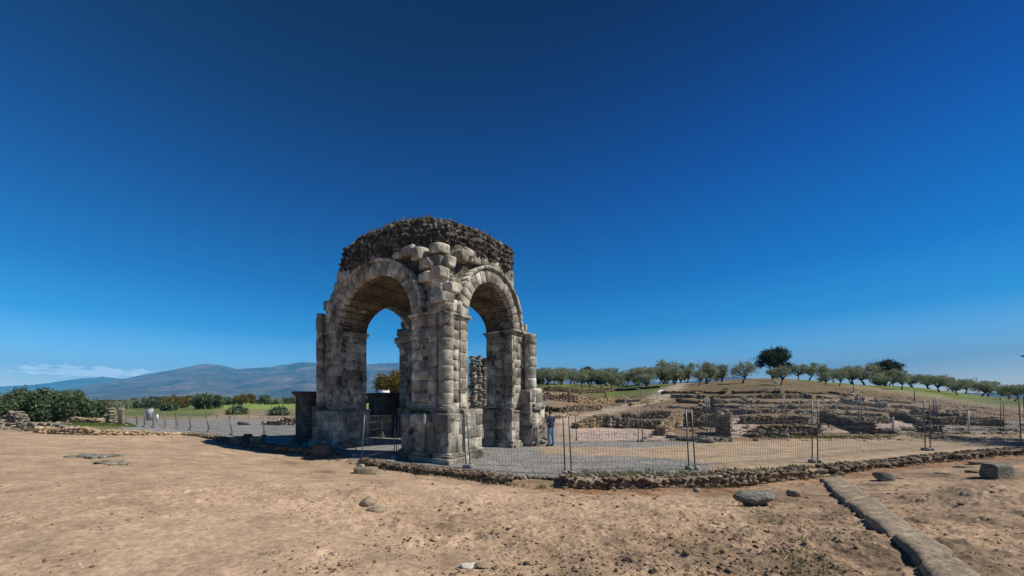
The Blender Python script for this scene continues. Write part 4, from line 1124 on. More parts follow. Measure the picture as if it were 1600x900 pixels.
f2 = [(898, 688, 896, 635), (1001, 690, 999, 634), (1108, 690, 1106, 619), (1226, 680, 1224, 618), (1344, 678, 1343, 618), (1461, 678, 1461, 620), (1566, 678, 1566, 620), (1680, 678, 1680, 620)]
f2l = ['far mesh panel before the pink floor, nearest the man', 'far mesh panel in front of the sunlit ochre cross wall', 'far mesh panel right of the tall mossy wall end', 'far mesh panel over the rounded dark wall mound', 'far mesh panel in front of the slanting dark wall', 'far mesh panel with a white stake before it', 'far mesh panel at the right picture edge']
for i in range(len(f2) - 1): fence_panel(f2l[i], (f2[i][0] + 1.5, *f2[i][1:]), (f2[i + 1][0] - 1.5, *f2[i + 1][1:]), GF2, spacing=.13)
# field fence far left
ff = thing('field_fence', tuple(W(400, 47)), 'thin wire field fence with pale posts beyond the gravel road', 'fence')
for px, D, h in ((299, 46, .9), (321, 47, 1.9), (338, 47, 1.0), (360, 47, 1.3), (367, 47, .9), (389, 47, 2.0), (406, 46, 1.4), (420, 47, 1.9), (441, 48, 1.0), (457, 47, 2.2)):
    p = W(px, D); mb = MB(); tube(mb, [p, p + (random.uniform(-.08, .08), 0, h * .85)], .035, 6); part('post', mb, M['wood'], ff)
mb = MB()
for hgt in (.35, .7, 1.0): tube(mb, [W(299, 46.5) + (0, 0, hgt), W(360, 47) + (0, 0, hgt), W(457, 47.2) + (0, 0, hgt)], .012, 3)
part('wire', mb, M['galv'], ff)

# ------------------------------------------------------------------ small signs and stakes
def lectern(label, px, py, hgt, lean=1):
    p = G(px, py); t = thing('information_lectern', tuple(p), label, 'sign')
    mb = MB(); tube(mb, [p, p + (0, 0, hgt)], .06, 6); part('post', mb, M['white'], t)
    mb = MB(); c = p + (-.15 * lean, 0, hgt + .1)
    s_ = .45; v = np.array([(-s_, -.3, .22), (s_, -.3, -.22), (s_, .3, -.22), (-s_, .3, .22)]) * (lean, 1, 1)
    mb.add(np.concatenate([v + c, v + c - (0, 0, .05)]), [(0, 1, 2, 3), (7, 6, 5, 4), (0, 4, 5, 1), (1, 5, 6, 2), (2, 6, 7, 3), (3, 7, 4, 0)]); part('panel', mb, M['white'], t)
lectern('white information lectern left of the path, the brightest one', 977, 633, .95)
lectern('white information lectern leaning the other way beside the path', 1027, 624, .9, -1)
lectern('small pale lectern higher up, above the terraces', 1001, 618, .8)
lectern('grey-white lectern under the lone olive at the slope', 965, 606, 1.0)
lectern('pale lectern on the brown slope below the big dark oak', 1212, 609, 1.0)
for px, py, h, lb in ((1334, 612, 1.0, 'pale stake by the upper path, left of the two on the slope'), (1429, 627, 1.2, 'pale stake by the upper path, right of the two on the slope'), (1396, 677, 1.0, 'short white stake beside the rounded dark boulder'), (1514, 676, 1.35, 'white stake between the far fence posts at right'),
                      (922, 640, .5, 'short wooden stake on the pale-capped terrace'), (1048, 602, 1.0, 'white stake at the top of the path')):
    p = G(px, py); mb = MB(); tube(mb, [p - (0, 0, .1), p + (random.uniform(-.1, .02), 0, h)], .05, 6); single('marker_stake', mb, M['white'] if 'white' in lb else M['wood'], tuple(p), lb, 'stake')

# ------------------------------------------------------------------ foreground stones
def boulder(label, px, py, dims, rz, mt, tilt=.08, sink=.08, lib=None, prof=None):
    p = G(px, py); return block(label, p, dims, rz, mt, 'boulder', 'boulder', sink=sink, tilt=tilt, lib=lib)
# flat-topped undercut slab boulder
p = G(1178, 789); mb = MB(); n = 26; A = np.linspace(0, 2 * math.pi, n, endpoint=False)
out = 1 + .3 * fbm(np.cos(A) * 2, np.sin(A) * 2, 0, 5, 4); rowsb = []
for z, k in ((-.08, .45), (.05, .55), (.14, .82), (.19, 1.0), (.24, 1.0), (.275, .93), (.28, .6), (.27, .2)):
    rowsb.append(np.stack([.345 * k * out * np.cos(A), .25 * k * out * np.sin(A), z * .8 + .06 * fbm(np.cos(A) * 3 * k, np.sin(A) * 3 * k, k, 9, 4) + .05 * np.cos(A) * k], 1))
V_ = np.concatenate(rowsb); k = np.arange(n)
mb.add(V_ + p, np.concatenate([np.stack([i * n + k, i * n + (k + 1) % n, (i + 1) * n + (k + 1) % n, (i + 1) * n + k], 1) for i in range(7)]), [list(range(7 * n, 8 * n))])
single('boulder', mb, M['greyrock'], tuple(p), 'flat-topped grey lichened boulder casting a dark shadow in front of the long wall', 'boulder')
boulder('small rounded tan stone right of the flat-topped boulder', 1243, 775, (.28, .26, .24), .4, 'slab', lib=LIB_R)
boulder('dark wedge-shaped boulder leaning out of the curving wall', 1378, 752, (.46, .40, .38), .5, 'greyrock', tilt=.35, lib=LIB_R)
boulder('large dark squared block on the right dirt', 1556, 747, (.60, .32, .46), .12, 'greyrock')
boulder('dark rock cut by the right picture edge', 1638, 744, (.45, .3, .40), .1, 'greyrock')
for i, (px, py, dx_, lb) in enumerate(((1480, 742, .7, 'thin tan flagstone left of the flat stone pile'), (1510, 731, .8, 'upper tan flagstone of the pile beside the dark block'), (1527, 738, .6, 'lower tan flagstone of the pile beside the dark block'), (1530, 724, .9, 'long tan flagstone lying against the curving wall'))):
    boulder(lb, px, py, (dx_ * .7, .28, .08), .2 - .1 * i, 'slab', tilt=.06, sink=.02)
boulder('low lumpy stone right of the dark wedge boulder', 1408, 748, (.5, .3, .14), .2, 'slab', lib=LIB_M)
boulder('white lumpy stone at the bottom of the picture', 733, 886, (.15, .09, .06), .1, 'whitestone', sink=.015, lib=LIB_R)
boulder('small brown rock beside the white stone', 752, 886, (.15, .08, .04), .1, 'slab', sink=.01, lib=LIB_M)
boulder('small pointed pale rock left of the flat-topped boulder', 1090, 769, (.2, .16, .14), .2, 'fieldstone', sink=.02, lib=LIB_M)
boulder('squarish tan rock bedded in the bank at middle left', 574, 783, (.30, .3, .22), .5, 'slab', sink=.12, lib=LIB_R)
boulder('tan rock embedded at the lower edge of the bank', 588, 795, (.32, .28, .2), .1, 'slab', sink=.12, lib=LIB_R)
# grey outcrops at left
for (px, py, n_, sx, sy, lb, mt) in ((148, 713, 60, .75, .35, 'flat grey gravelly outcrop on the left sand', 'greyrock'), (178, 724, 34, .5, .25, 'broken brownish outcrop right of the flat grey one', 'fieldstone')):
    p = G(px, py); mb = MB(); C = np.stack([p[0] + RNG.uniform(-1, 1, n_) * sx * .75, p[1] + RNG.uniform(-1, 1, n_) * sy, np.zeros(n_)], 1); C[:, 2] = ground_z(C[:, 0], C[:, 1]) + .01
    scatter(mb, LIB_M, C, RNG.uniform(.05, .14, (n_, 1)) * np.array([1.2, 1, .45]), RNG.uniform(0, 6, n_), .2); single('rock_outcrop', mb, M[mt], tuple(p), lb, 'outcrop')
# line of worn kerb slabs
KL = [(1280, 750), (1300, 770), (1322, 790), (1352, 812), (1392, 849), (1438, 890), (1470, 930)]
KR = [(1312, 746), (1336, 762), (1365, 781), (1398, 808), (1432, 838), (1498, 880), (1560, 930)]
sl_lab = ['farthest worn kerb slab, touching the wall', 'second worn kerb slab from the wall', 'third worn kerb slab from the wall', 'fourth worn kerb slab from the wall', 'fifth worn kerb slab, before the open joint', 'nearest worn kerb slab, cut by the bottom edge']
for i in range(6):
    a, b, c, d = G(*KL[i]), G(*KR[i]), G(*KR[i + 1]), G(*KL[i + 1])
    lat = (b - a) / np.linalg.norm(b - a); sh_ = lat * random.uniform(-.05, .05); sw = lat * random.uniform(-.03, .03); a, b, c, d = a + sh_, b + sh_ * .4, c + sh_ * .4 + sw, d + sh_ + sw
    ctr = (a + b + c + d) / 4; mb = MB(); nU, nV = 10, 12; zt = .10 + random.uniform(-.025, .02)
    def pt(u, v): return (a * (1 - u) + b * u) * (1 - v) + (d * (1 - u) + c * u) * v
    V_ = []; 
    for jv in range(nV + 1):
        for iu in range(nU + 1):
            u, v = iu / nU, jv / nV; e = min(u, 1 - u) * nU; e2 = min(v, 1 - v) * nV
            uu, vv = np.clip(u, .02, .98), np.clip(v, .02, .975); q_ = pt(uu + .03 * float(vnoise([v * 4 + i * 7], [i])[0]), vv + .02 * float(vnoise([u * 3], [i + 9])[0]))
            drop = (.03 if e < .5 else .006 if e < 1.5 else 0) + (.03 if e2 < .5 else .006 if e2 < 1.5 else 0)
            V_.append((q_[0], q_[1], q_[2] + zt - drop + .012 * float(fbm([q_[0] * 3], [q_[1] * 3], 0, i, 3)[0])))
    V_ = np.array(V_); w1_ = nU + 1; q_ = [(j_ * w1_ + k, j_ * w1_ + k + 1, (j_ + 1) * w1_ + k + 1, (j_ + 1) * w1_ + k) for j_ in range(nV) for k in range(nU)]
    per = [k for k in range(w1_)] + [j_ * w1_ + nU for j_ in range(1, nV + 1)] + [nV * w1_ + k for k in range(nU - 1, -1, -1)] + [j_ * w1_ for j_ in range(nV - 1, 0, -1)]
    low_ = V_[per] - (0, 0, .3); allp = np.concatenate([V_, low_]); n0 = len(V_); m_ = len(per)
    mb.add(allp, np.array(q_)[:, ::-1], [(per[k], per[(k + 1) % m_], n0 + (k + 1) % m_, n0 + k) for k in range(m_)])
    single('kerb_slab', mb, M['slab'], tuple(ctr), sl_lab[i], 'kerb slab', 'worn kerb slabs in the right foreground')

# pebbles, clods, weeds
def in_front(N_, zone, rng):
    px = rng.uniform(-30, 1640, N_); py = 900 - (rng.random(N_) ** 1.25) * 215 + 0 * px; z = .3
    out_ = []
    D = (H - .4) * F / (py - Y0); 
    x = (px - X0) / F * D; 
    for _ in range(4): D = (H - ground_z(x, D)) * F / (py - Y0); x = (px - X0) / F * D
    dens = zone(px, py, x, D); keep = (rng.random(N_) < dens) & (D < np.interp(px, PXW, DW) - .2) & (D > 2)
    return x[keep], D[keep], px[keep]
def zone1(px, py, x, D):
    c = sstep(fbm(x * .8, D * .8, 0, 61, 3) + fbm(x * 2.5, D * 2.5, 0, 62, 2) * .5, -.2, .5)
    return c * np.interp(px, [0, 400, 560, 900, 1100, 1280, 1400, 1600], [.10, .3, .6, .8, .9, .8, .35, .8])
x, y, pxx = in_front(22000, zone1, RNG)
ex = []
for ln_ in (KL, KR):
    for (p1, q1), (p2, q2) in zip(ln_[:-1], ln_[1:]):
        for f in RNG.random(60): e_ = G(p1 + (p2 - p1) * f + RNG.normal(0, 3), q1 + (q2 - q1) * f); ex.append(e_[:2])
for px in RNG.uniform(300, 1640, 1300):
    D = np.interp(px, PXW, DW) - .3 - abs(RNG.normal(0, .22)); ex.append(((px - X0) / F * D, D))
ex = np.array(ex); x = np.concatenate([x, ex[:, 0]]); y = np.concatenate([y, ex[:, 1]])
mb = MB(); n_ = len(x); s_ = RNG.exponential(.0065, n_) + .003; s_ = np.minimum(s_, .045) * (.6 + y / 11)
z = ground_z(x, y, True)
scatter(mb, LIB_S, np.stack([x, y, z + s_ * .15], 1), np.stack([s_, s_ * .9, s_ * .6], 1), RNG.uniform(0, 6, n_), .5)
tag(link('soil_clods', mb.mesh('soil_clods'), M['pebble']), 'scattered earth clods and pebbles over the dirt foreground', 'pebbles', kind='stuff')
x, y, pxx = in_front(300, lambda px, py, x, D: np.full(px.shape, .35), RNG)
mb = MB(); s_ = RNG.uniform(.006, .02, len(x)) * (.6 + y / 10); z = ground_z(x, y, True)
scatter(mb, LIB_S, np.stack([x, y, z + s_ * .2], 1), np.stack([s_, s_ * .9, s_ * .6], 1), 0, .5)
tag(link('white_pebbles', mb.mesh('white_pebbles'), M['whitestone']), 'scattered white pebbles in the dirt', 'pebbles', kind='stuff')
x, y, pxx = in_front(9000, lambda px, py, x, D: sstep(fbm(x * 1.1, D * 1.1, 0, 81, 3), .1, .5) * np.interp(px, [0, 700, 1100, 1250, 1350, 1600], [.0, .08, .5, .9, .2, .12]), RNG)
mb = MB(); blades(mb, np.stack([x, y, ground_z(x, y, True)], 1), .035, .02, 5, .004)
tag(link('sparse_weeds', mb.mesh('sparse_weeds'), M['grass']), 'sparse low weeds in the dirt', 'weeds', kind='stuff')
# grass tufts: left patch, kerb top, hill grass
pts = []
pl = plan([(95, 665), (120, 657), (190, 657), (215, 668)]); xs = RNG.uniform(-45, -15, 9000); ys = RNG.uniform(20, 48, 9000)
k = inpoly(xs, ys, pl); pts += list(zip(xs[k], ys[k]))
for px in RNG.uniform(890, 1300, 260): 
    D = np.interp(px, PXW, DW) + abs(RNG.normal(.1, .4)) + .3; pts.append(((px - X0) / F * D, D))
for px in RNG.uniform(1180, 1400, 160): q_ = G(px, RNG.uniform(682, 686)); pts.append((q_[0], q_[1]))
pts = np.array(pts); mb = MB(); blades(mb, np.stack([pts[:, 0], pts[:, 1], ground_z(pts[:, 0], pts[:, 1])], 1), .13, .08, 8, .012)
tag(link('grass_tufts', mb.mesh('grass_tufts'), M['grass']), 'short green grass tufts by the walls', 'grass', kind='stuff')
pts = []
for px in RNG.uniform(300, 1640, 520):
    D = np.interp(px, PXW, DW) + RNG.choice([-.32, .3]) + RNG.normal(0, .12); pts.append(((px - X0) / F * D, D))
xs = RNG.uniform(2, 60, 9000); ys = RNG.uniform(21, 60, 9000); px, D = wpd(xs, ys); k = (px > 900) & (px < 1620) & (fbm(xs * .4, ys * .4, 0, 95, 3) > .12); pts += list(zip(xs[k], ys[k]))
pts = np.array(pts); mb = MB(); blades(mb, np.stack([pts[:, 0], pts[:, 1], ground_z(pts[:, 0], pts[:, 1])], 1), .11, .07, 6, .010)
tag(link('dry_grass', mb.mesh('dry_grass'), M['drygrass']), 'dry grass along the walls and between the ruins', 'grass', kind='stuff')
xs = RNG.uniform(-14, 14, 60000); ys = 10.8 + 14 * RNG.random(60000) ** 1.5; px, D = wpd(xs, ys); k = (px > 520) & (px < 1130) & (D > np.interp(px, PXW, DW) + .25) & ~inpoly(xs, ys, tanp) & (RNG.random(60000) < .45)
mb = MB(); n_ = int(k.sum()); s_ = RNG.uniform(.008, .022, n_)
scatter(mb, LIB_S, np.stack([xs[k], ys[k], ground_z(xs[k], ys[k]) + .004], 1), np.stack([s_, s_, s_ * .7], 1), 0, .5)
M['gravelstone'] = mat('grey gravel stones', [(.3, (.12, .12, .12)), (.7, (.36, .36, .35))], 3, .95, .3, 20, .01, .6)
tag(link('loose_gravel', mb.mesh('loose_gravel'), M['gravelstone']), 'loose grey gravel on the yard', 'gravel', kind='stuff')
# gravel stones strewn in the ruins
xs = RNG.uniform(5, 60, 14000); ys = RNG.uniform(20, 48, 14000); px, D = wpd(xs, ys); k = (px > 1000) & (px < 1650) & (D > 20.5) & (fbm(xs * .5, ys * .5, 0, 91, 3) > 0)
mb = MB(); n_ = int(k.sum()); s_ = RNG.exponential(.04, n_) + .03
scatter(mb, LIB_S, np.stack([xs[k], ys[k], ground_z(xs[k], ys[k])], 1), np.stack([s_, s_, s_ * .6], 1), 0, .5)
tag(link('ruin_rubble', mb.mesh('ruin_rubble'), M['fieldstone']), 'loose rubble strewn between the ruined walls', 'rubble', kind='stuff')

# ------------------------------------------------------------------ vegetation
def tree_parts(seed, h, cr, ch, n_clump, leaf, per, trunk_r, base=.35, flat=1.0, droop=0, lumps=9):
    rg = np.random.default_rng(seed); mbt = MB()
    lob = []
    for i in range(lumps):
        a = rg.uniform(0, 6.28); q_ = cr * math.sqrt(rg.random()) * .68; zz = h - ch / 2 + rg.uniform(-.36, .38) * ch * (1 - .35 * q_ / cr)
        lob.append((q_ * 1.08 * math.cos(a), q_ * 1.08 * math.sin(a), zz, cr * rg.uniform(.22, .46)))
    lob = np.array(lob)
    fork = h * base
    lean = rg.uniform(-.12, .12, 2) * h
    fk = Vector((lean[0], lean[1], fork))
    tube(mbt, [(0, 0, -.15), (lean[0] * .4, lean[1] * .4, fork * .5), fk], [trunk_r * 1.35, trunk_r, trunk_r * .8], 8)
    for l_ in lob:
        e = Vector(l_[:3]); m_ = fk.lerp(e, .5) + Vector((rg.uniform(-.1, .1), rg.uniform(-.1, .1), .05)) * cr
        tube(mbt, [fk, m_, e], [trunk_r * .5, trunk_r * .3, trunk_r * .1], 5)
    w_ = lob[:, 3] ** 2; pk = rg.choice(len(lob), n_clump, p=w_ / w_.sum())
    d = rg.normal(size=(n_clump, 3)); d /= np.linalg.norm(d, axis=1)[:, None]
    rad_ = lob[pk, 3] * (rg.random(n_clump) ** .4) * np.where(rg.random(n_clump) < .14, rg.uniform(1.1, 1.55, n_clump), 1.0)
    C = lob[pk, :3] + d * rad_[:, None] * np.array([1, 1, .85 * flat])
    C = np.repeat(C, per, 0) + rg.normal(0, leaf * 1.1, (n_clump * per, 3)); N_ = len(C)
    a1 = rg.normal(size=(N_, 3)); a1 /= np.linalg.norm(a1, axis=1)[:, None]; a2 = np.cross(a1, rg.normal(size=(N_, 3))); a2 /= np.linalg.norm(a2, axis=1)[:, None]
    s_ = leaf * rg.uniform(.5, 1.2, (N_, 1))
    V_ = np.stack([C - a1 * s_, C + a2 * s_ * .45, C + a1 * s_, C - a2 * s_ * .45], 1).reshape(-1, 3)
    mbc = MB().add(V_, np.arange(N_)[:, None] * 4 + np.arange(4))
    return mbt, mbc
def make_tree(name, label, cat, grp, leafmat, loc, rz=0, scale=1, **kw):
    t = thing(name, (0, 0, 0), label, cat, grp); a, b = tree_parts(**kw)
    part('trunk', a, M['bark'], t, True); part('crown', b, M[leafmat], t)
    t.location = loc; t.rotation_euler = (0, 0, rz); t.scale = (scale,) * 3
    return t
GO = 'olive trees on the hillside'
olives = [dict(seed=s, h=4.2 + .25 * (s % 3), cr=1.7 + .2 * (s % 4), ch=3.5, n_clump=400, leaf=.13, per=7, trunk_r=.13, base=.22, lumps=12 + 2 * s) for s in (1, 2, 3, 4, 5, 6, 7)]
protos = {}
def olive(i, px, D, hpx, label, lm='olive'):
    px += random.uniform(-5, 5); D += random.uniform(-5, 5); p = W(px, D); s = hpx * D / F / 4.2 * random.uniform(.78, 1.2); v = i % 7
    rz = random.uniform(0, 6)
    if (v, lm) not in protos:
        protos[(v, lm)] = make_tree('olive_tree', label, 'olive tree', GO, lm, tuple(p), rz, s, **olives[v])
    else: dup(protos[(v, lm)], tuple(p), rz, (s * random.uniform(.85, 1.2), s * random.uniform(.85, 1.2), s), label)
ol = []
# (px, distance, pixel height): the crest line and the slope right of the path
for px, D, hp in ((1158, 62, 32), (1222, 60, 34), (1245, 90, 22), (1268, 84, 25), (1288, 66, 24), (1310, 58, 24), (1335, 88, 30), (1352, 80, 30), (1368, 72, 20), (1388, 84, 22), (1409, 62, 30), (1430, 80, 26), (1449, 78, 26), (1466, 62, 28),
                  (1482, 74, 26), (1497, 58, 30), (1513, 70, 24), (1530, 62, 26), (1548, 76, 24), (1558, 54, 28), (1574, 68, 26), (1590, 56, 26), (1606, 64, 28), (1330, 74, 22), (1380, 62, 22), (1300, 86, 20), (1420, 90, 22), (1540, 90, 22), (1640, 58, 30), (1455, 95, 22), (1585, 88, 22), (1210, 68, 26)):
    ol.append((px, D, hp))
for px, D, hp in ((1088, 64, 26), (1100, 75, 30), (1112, 85, 24), (1124, 92, 22), (1075, 88, 24), (1055, 96, 26), (1040, 92, 28), (1025, 98, 22), (1050, 80, 24), (1012, 88, 22), (998, 82, 24), (982, 90, 22), (968, 80, 22), (950, 86, 20), (940, 74, 22), (922, 84, 24), (908, 76, 22), (893, 84, 22), (880, 74, 22), (868, 82, 20), (855, 76, 22), (843, 84, 24),
                  (1005, 72, 20), (955, 72, 20), (930, 92, 24), (900, 95, 22), (870, 96, 22), (1035, 104, 22), (988, 104, 22), (1068, 104, 24), (945, 104, 22), (912, 106, 22)):
    ol.append((px, D, hp * 1.12))
for _ in range(30): ol.append((random.uniform(842, 1128), random.uniform(76, 112), random.uniform(20, 28)))
for _ in range(8): ol.append((random.uniform(1262, 1620), random.uniform(66, 100), random.uniform(18, 28)))
ol.sort()
ON = 'first second third fourth fifth sixth seventh eighth ninth tenth eleventh twelfth thirteenth fourteenth fifteenth sixteenth seventeenth eighteenth nineteenth twentieth'.split()
def ordinal(k):
    if k <= 20: return ON[k - 1]
    tn = k // 10 * 10; nm_ = {20: 'twent', 30: 'thirt', 40: 'fort', 50: 'fift', 60: 'sixt', 70: 'sevent'}[tn]
    return nm_ + 'ieth' if k == tn else nm_ + 'y-' + ON[k % 10 - 1]
names_far = {True: 'silvery olive tree left of the path', False: 'silvery olive tree right of the path'}
for i, (px, D, hp) in enumerate(ol):
    side = 'left of the hill path' if px < 1062 else 'right of the hill path'
    if px < 1062: base_n = sum(1 for o in ol if o[0] < 1062); k = i + 1
    else: base_n = sum(1 for o in ol if o[0] >= 1062); k = i + 1 - sum(1 for o in ol if o[0] < 1062)
    look = 'slim grey-green' if hp < 23 else 'round silvery' if hp < 27 else 'large silvery'
    olive(i, px, D, hp, '%s olive tree, %s from the left of those standing %s' % (look, ordinal(k), side))
# dark holm oaks
GOAK = 'dark holm oaks on the crest'
def oak(label, px, D, hpx, wpx, seed, grp=GOAK, base=.12, lm='oak', n_=1500, name='holm_oak', cat='oak tree', leaf=.2, z=None, lumps=14):
    h = hpx * D / F; cr = wpx * D / F / 2; p = W(px, D) if z is None else W(px, D, z)
    return make_tree(name, label, cat, grp, lm, tuple(p), 0, 1, seed=seed, h=h, cr=cr, ch=h * 1.02, n_clump=n_, leaf=leaf, per=9, trunk_r=h * .05, base=base, lumps=lumps)
oak('largest dark holm oak standing above the brown slope', 1208, 92, 52, 58, 21)
oak('second dark holm oak on the grassy crest, between silvery olives', 1384, 96, 44, 40, 22)
oak('small dark oak above the olives behind the terraces', 918, 108, 30, 26, 23)
oak('smaller round oak just right of the small dark one', 938, 112, 26, 22, 24)
oak('dark oak edge at the column right of the arch', 846, 100, 26, 20, 25)
oak('tall dark tree cut by the right picture edge', 1824, 18, 330, 240, 26, lumps=22, n_=4200, leaf=.075)
# bushy trees at far left
GBL = 'dark bushy trees behind the left ruins'
for i, (px, D, hp, wp, lb) in enumerate([(-12, 34, 46, 50, 'bushy dark tree cut by the left picture edge'), (12, 38, 46, 44, 'bushy dark tree just inside the left edge'), (43, 38, 54, 42, 'pointed dark green tree behind the tallest ruined stub'), (76, 37, 56, 52, 'broadest and tallest of the left dark bushy trees'), (97, 42, 50, 40, 'dark bushy tree right of the tallest one'), (117, 38, 48, 36, 'lighter green bushy tree near the end of the left group'), (144, 44, 34, 30, 'low dull bushy tree ending the left group'), (60, 44, 44, 40, 'dark bushy tree hidden behind the tallest left one')]):
    oak(lb, px, D, hp * .98, wp * 1.1, 40 + i, GBL, .06, 'bush', 1300, 'bushy_tree', 'tree', .15, lumps=16)
# bushes and autumn trees on the plain
GP = 'bushes and trees on the plain behind the fence'
pl_ = [(316, 95, 22, 30, 'bush', 'round dark green bush, left of a close pair'), (334, 100, 22, 26, 'bush', 'round dark green bush, right of a close pair'), (281, 110, 18, 34, 'yellow', 'yellowish bushy tree left of the round green pair'), (378, 150, 16, 24, 'yellow', 'ochre bushy tree beside the green field'),
       (392, 170, 16, 20, 'yellow', 'ochre bushy tree further right beside the green field'), (413, 160, 14, 18, 'bush', 'small round green bush by the far end of the green field'), (246, 120, 14, 40, 'bush', 'low green thicket behind the grey cabinet'), (222, 140, 12, 30, 'olive', 'pale green low thicket left of the grey cabinet'),
       (358, 160, 12, 26, 'bush', 'low green thicket right of the round pair'), (265, 90, 9, 20, 'bush', 'small bush in front of the yellowish tree'), (372, 66, 8, 30, 'bush', 'low spreading bush at the near edge of the green field'), (438, 62, 7, 22, 'bush', 'low spreading bush left of the pedestal'),
       (165, 80, 12, 14, 'yellow', 'rusty shrub behind the rubble stump'), (450, 180, 9, 26, 'bush', 'flat far thicket at the right of the green field'), (430, 170, 10, 20, 'olive', 'pale far thicket over the green field'), (300, 180, 10, 40, 'bush', 'far flat thicket behind the round pair'), (190, 150, 9, 40, 'olive', 'far flat thicket behind the pinkish slab')]
for i, (px, D, hp, wp, lm, lb) in enumerate(pl_):
    oak(lb, px, D, hp, wp, 60 + i, GP, .05, lm, 420, 'round_bush', 'bush', .28, lumps=10)
oak('yellow-green round tree seen through the left opening of the arch', 612, 60, 66, 64, 90, None, .2, 'yellow', 1300, 'broad_tree', 'tree', .22)
# far woodland on the plain, no single tree can be told
rg = np.random.default_rng(5); mb = MB(); n_ = 26000
D = np.exp(rg.uniform(math.log(190), math.log(2600), n_)); px = rg.uniform(-250, 860, n_); x = (px - X0) / F * D; z = ground_z(x, D)
k = fbm(x * .004, D * .004, 0, 3, 3) + .4 * fbm(x * .02, D * .02, 0, 4, 2) > -.05 + .3 * ((px > 335) & (px < 470) & (D < 330))
x, D, z = x[k], D[k], z[k]; s_ = rg.uniform(1.2, 3.4, len(x)) * (1 + D / 1500)
scatter(mb, LIB_M, np.stack([x, D, z + s_ * .4], 1), np.stack([s_ * 1.6, s_ * 1.6, s_ * .8], 1), rg.uniform(0, 6, len(x)), .2)
M['wood_far'] = mat('far woodland', [(.3, (.035, .045, .015)), (.5, (.06, .07, .025)), (.7, (.12, .10, .03))], .02, .95, .9, .8, .6, .5)
tag(link('far_woodland', mb.mesh('far_woodland'), M['wood_far']), 'distant scrubby woodland covering the plain below the mountains', 'woodland', kind='stuff')
# white villages on the mountain foot
for i, (px0, px1, py, lb) in enumerate([(217, 249, 616.5, 'longest strip of white village houses at the mountain foot'), (135, 152, 616, 'small white village at the far left of the mountain foot'), (409, 430, 618, 'white village houses below the right mountain slope')]):
    mb = MB(); Dv = 4700; n_ = 46
    base_h = WZ(py + 1.5, Dv)
    for k in range(n_):
        f = random.random(); p = W(px0 + (px1 - px0) * f, Dv + random.uniform(-100, 100), 0)
        box(mb, (p[0], p[1], base_h - 1.2 * (f - .5) * 8 + random.uniform(-3, 5)), (random.uniform(8, 20), 14, random.uniform(5, 9)), random.uniform(0, 1))
    single('white_village', mb, M['white'], tuple(W((px0 + px1) / 2, Dv, base_h)), lb, 'village')
# white house seen through the arch
p = W(600, 58); hs_ = thing('white_house', tuple(p), 'small white house seen through the left opening of the arch', 'house')
mb = MB(); box(mb, (p[0], p[1], p[2] + 1.5), (1.5, 1.5, 3.1)); part('wall', mb, M['white'], hs_)
mb = MB(); c = np.array(p) + (0, 0, 3.05); mb.add(np.array([(-.85, -.9, 0), (.85, -.9, 0), (.85, .9, 0), (-.85, .9, 0), (-.85, 0, .6), (.85, 0, .6)]) + c, [(0, 1, 5, 4), (2, 3, 4, 5), (3, 2, 1, 0)], [(1, 2, 5), (3, 0, 4)]); part('roof', mb, M['white'], hs_)
for dx_ in (-.4, .4):
    mb = MB(); box(mb, (p[0] + dx_, p[1] - .76, p[2] + 1.7), (.35, .06, .8)); part('window', mb, M['black'], hs_)

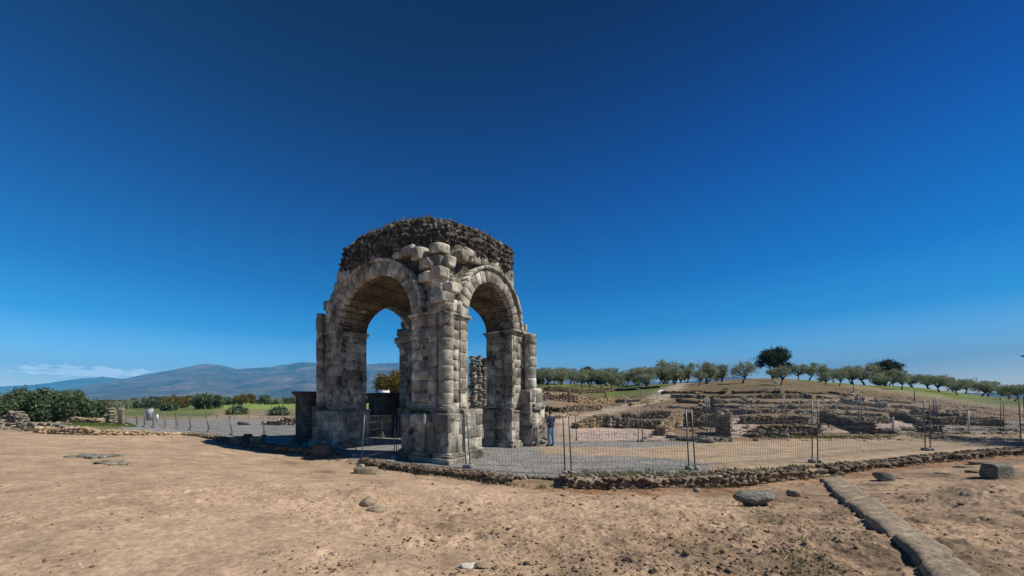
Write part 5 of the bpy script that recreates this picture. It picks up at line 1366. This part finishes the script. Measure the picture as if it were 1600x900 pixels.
# ------------------------------------------------------------------ the man
def person():
    p = G(860.5, 697.5); t = thing('person', tuple(p), 'man in navy T-shirt and blue jeans standing on the gravel, hands raised before him', 'person')
    import bmesh
    # facing -x and a little away; built facing -x, joints in metres
    J = {'pel': (0, 0, .95, .14, .165), 'spine': (.0, 0, 1.12, .15, .165), 'chest': (.02, 0, 1.30, .15, .185), 'neckb': (.0, 0, 1.47, .07, .08), 'neck': (-.02, 0, 1.53, .055, .055), 'head0': (-.035, 0, 1.60, .078, .07), 'head1': (-.03, 0, 1.68, .092, .078), 'head2': (-.02, 0, 1.74, .065, .06)}
    E = [('pel', 'spine'), ('spine', 'chest'), ('chest', 'neckb'), ('neckb', 'neck'), ('neck', 'head0'), ('head0', 'head1'), ('head1', 'head2')]
    for s, sg in (('l', -1), ('r', 1)):
        fx = -.03 if s == 'l' else .04
        J.update({s + 'hip': (0, sg * .1, .88, .095, .095), s + 'knee': (fx, sg * .11, .50, .062, .065), s + 'ank': (fx + .03, sg * .12, .09, .04, .042), s + 'toe': (fx - .14, sg * .14, .04, .035, .042),
                  s + 'sh': (.02, sg * .19, 1.40, .065, .065), s + 'elb': (.0, sg * .25, 1.13, .046, .046), s + 'wr': (-.24, sg * .12, 1.22, .03, .033), s + 'palm': (-.31, sg * .08, 1.26, .022, .04)})
        E += [('pel', s + 'hip'), (s + 'hip', s + 'knee'), (s + 'knee', s + 'ank'), (s + 'ank', s + 'toe'), ('chest', s + 'sh'), (s + 'sh', s + 'elb'), (s + 'elb', s + 'wr'), (s + 'wr', s + 'palm')]
        for i, (dy, l_) in enumerate(((-.03, .055), (-.01, .065), (.01, .06), (.03, .045))):
            J[s + 'f%da' % i] = (-.345, sg * (.075) + dy, 1.275, .009, .009); J[s + 'f%db' % i] = (-.345 - l_ * .7, sg * .06 + dy, 1.30, .008, .008)
            E += [(s + 'palm', s + 'f%da' % i), (s + 'f%da' % i, s + 'f%db' % i)]
        J[s + 'tha'] = (-.29, sg * .04, 1.285, .011, .011); J[s + 'thb'] = (-.33, sg * .03, 1.31, .009, .009); E += [(s + 'palm', s + 'tha'), (s + 'tha', s + 'thb')]
    ks = list(J); me = bpy.data.meshes.new('body'); me.from_pydata([J[k][:3] for k in ks], [(ks.index(a), ks.index(b)) for a, b in E], [])
    o = bpy.data.objects.new('body', me); COL.objects.link(o)
    sk = o.modifiers.new('s', 'SKIN'); sk.branch_smoothing = .6
    for i, k in enumerate(ks):
        me.skin_vertices[0].data[i].radius = J[k][3:5]; me.skin_vertices[0].data[i].use_root = (k == 'pel')
    sb = o.modifiers.new('u', 'SUBSURF'); sb.levels = 2; sb.render_levels = 2
    bpy.context.view_layer.update(); dg = bpy.context.evaluated_depsgraph_get()
    bm_ = bpy.data.meshes.new_from_object(o.evaluated_get(dg)); o.modifiers.clear(); o.data = bm_
    bm_.materials.clear(); bm_.materials.append(M['skin'])
    bm_.polygons.foreach_set('use_smooth', [True] * len(bm_.polygons))
    rot = R(-50)
    def fin(ob): ob.parent = t
    o.parent = t; t.rotation_euler = (0, 0, rot)
    def layer(name, test, off, mt):
        bm = bmesh.new(); bm.from_mesh(bm_); bm.normal_update()
        bmesh.ops.delete(bm, geom=[f for f in bm.faces if not test(f.calc_center_median())], context='FACES')
        for v in bm.verts: v.co += v.normal * off
        m2 = bpy.data.meshes.new(name); bm.to_mesh(m2); bm.free(); m2.materials.clear(); ob = link(name, m2, M[mt]); fin(ob)
        return ob
    layer('shirt', lambda c: .93 < c.z < 1.475 and not (abs(c.y) > .12 and c.z < 1.2 and c.x < .3 and abs(c.y) > .19) and c.x > -.14, .018, 'navy')
    layer('jeans', lambda c: .10 < c.z < .97 and c.x > -.2 and abs(c.y) < .23, .014, 'denim')
    layer('shoes', lambda c: c.z < .11, .014, 'black')
    layer('hair', lambda c: c.z > 1.60 and (c.x > -.05 or c.z > 1.72), .012, 'hair')
    # the small camera he holds is a thing of its own
    ph = MB(); box(ph, (0, 0, 0), (.03, .13, .08)); tube(ph, [(-.015, 0, 0), (-.06, 0, 0)], .025, 10)
    c = Vector((-.37, 0, 1.31)); c.rotate(__import__('mathutils').Euler((0, 0, rot)))
    h_ = link('handheld_camera', ph.mesh('handheld_camera'), M['black']); h_.location = Vector(t.location) + c; h_.rotation_euler = (0, 0, rot)
    tag(h_, 'small black camera held up by the man', 'camera')
person()
block('pale weathered stone lump on the wall left of the man', G(853.5, 658), (.5, .4, .75), 0, 'fieldstone', 'boulder', 'boulder', lib=LIB_M)

for o in list(COL.objects):
    if o.parent is None and o.type in ('MESH', 'EMPTY') and 'kind' not in o: o['kind'] = 'thing'
for o in list(COL.objects):
    if o.type == 'MESH' and not o.data.materials: o.data.materials.append(M['granite'])
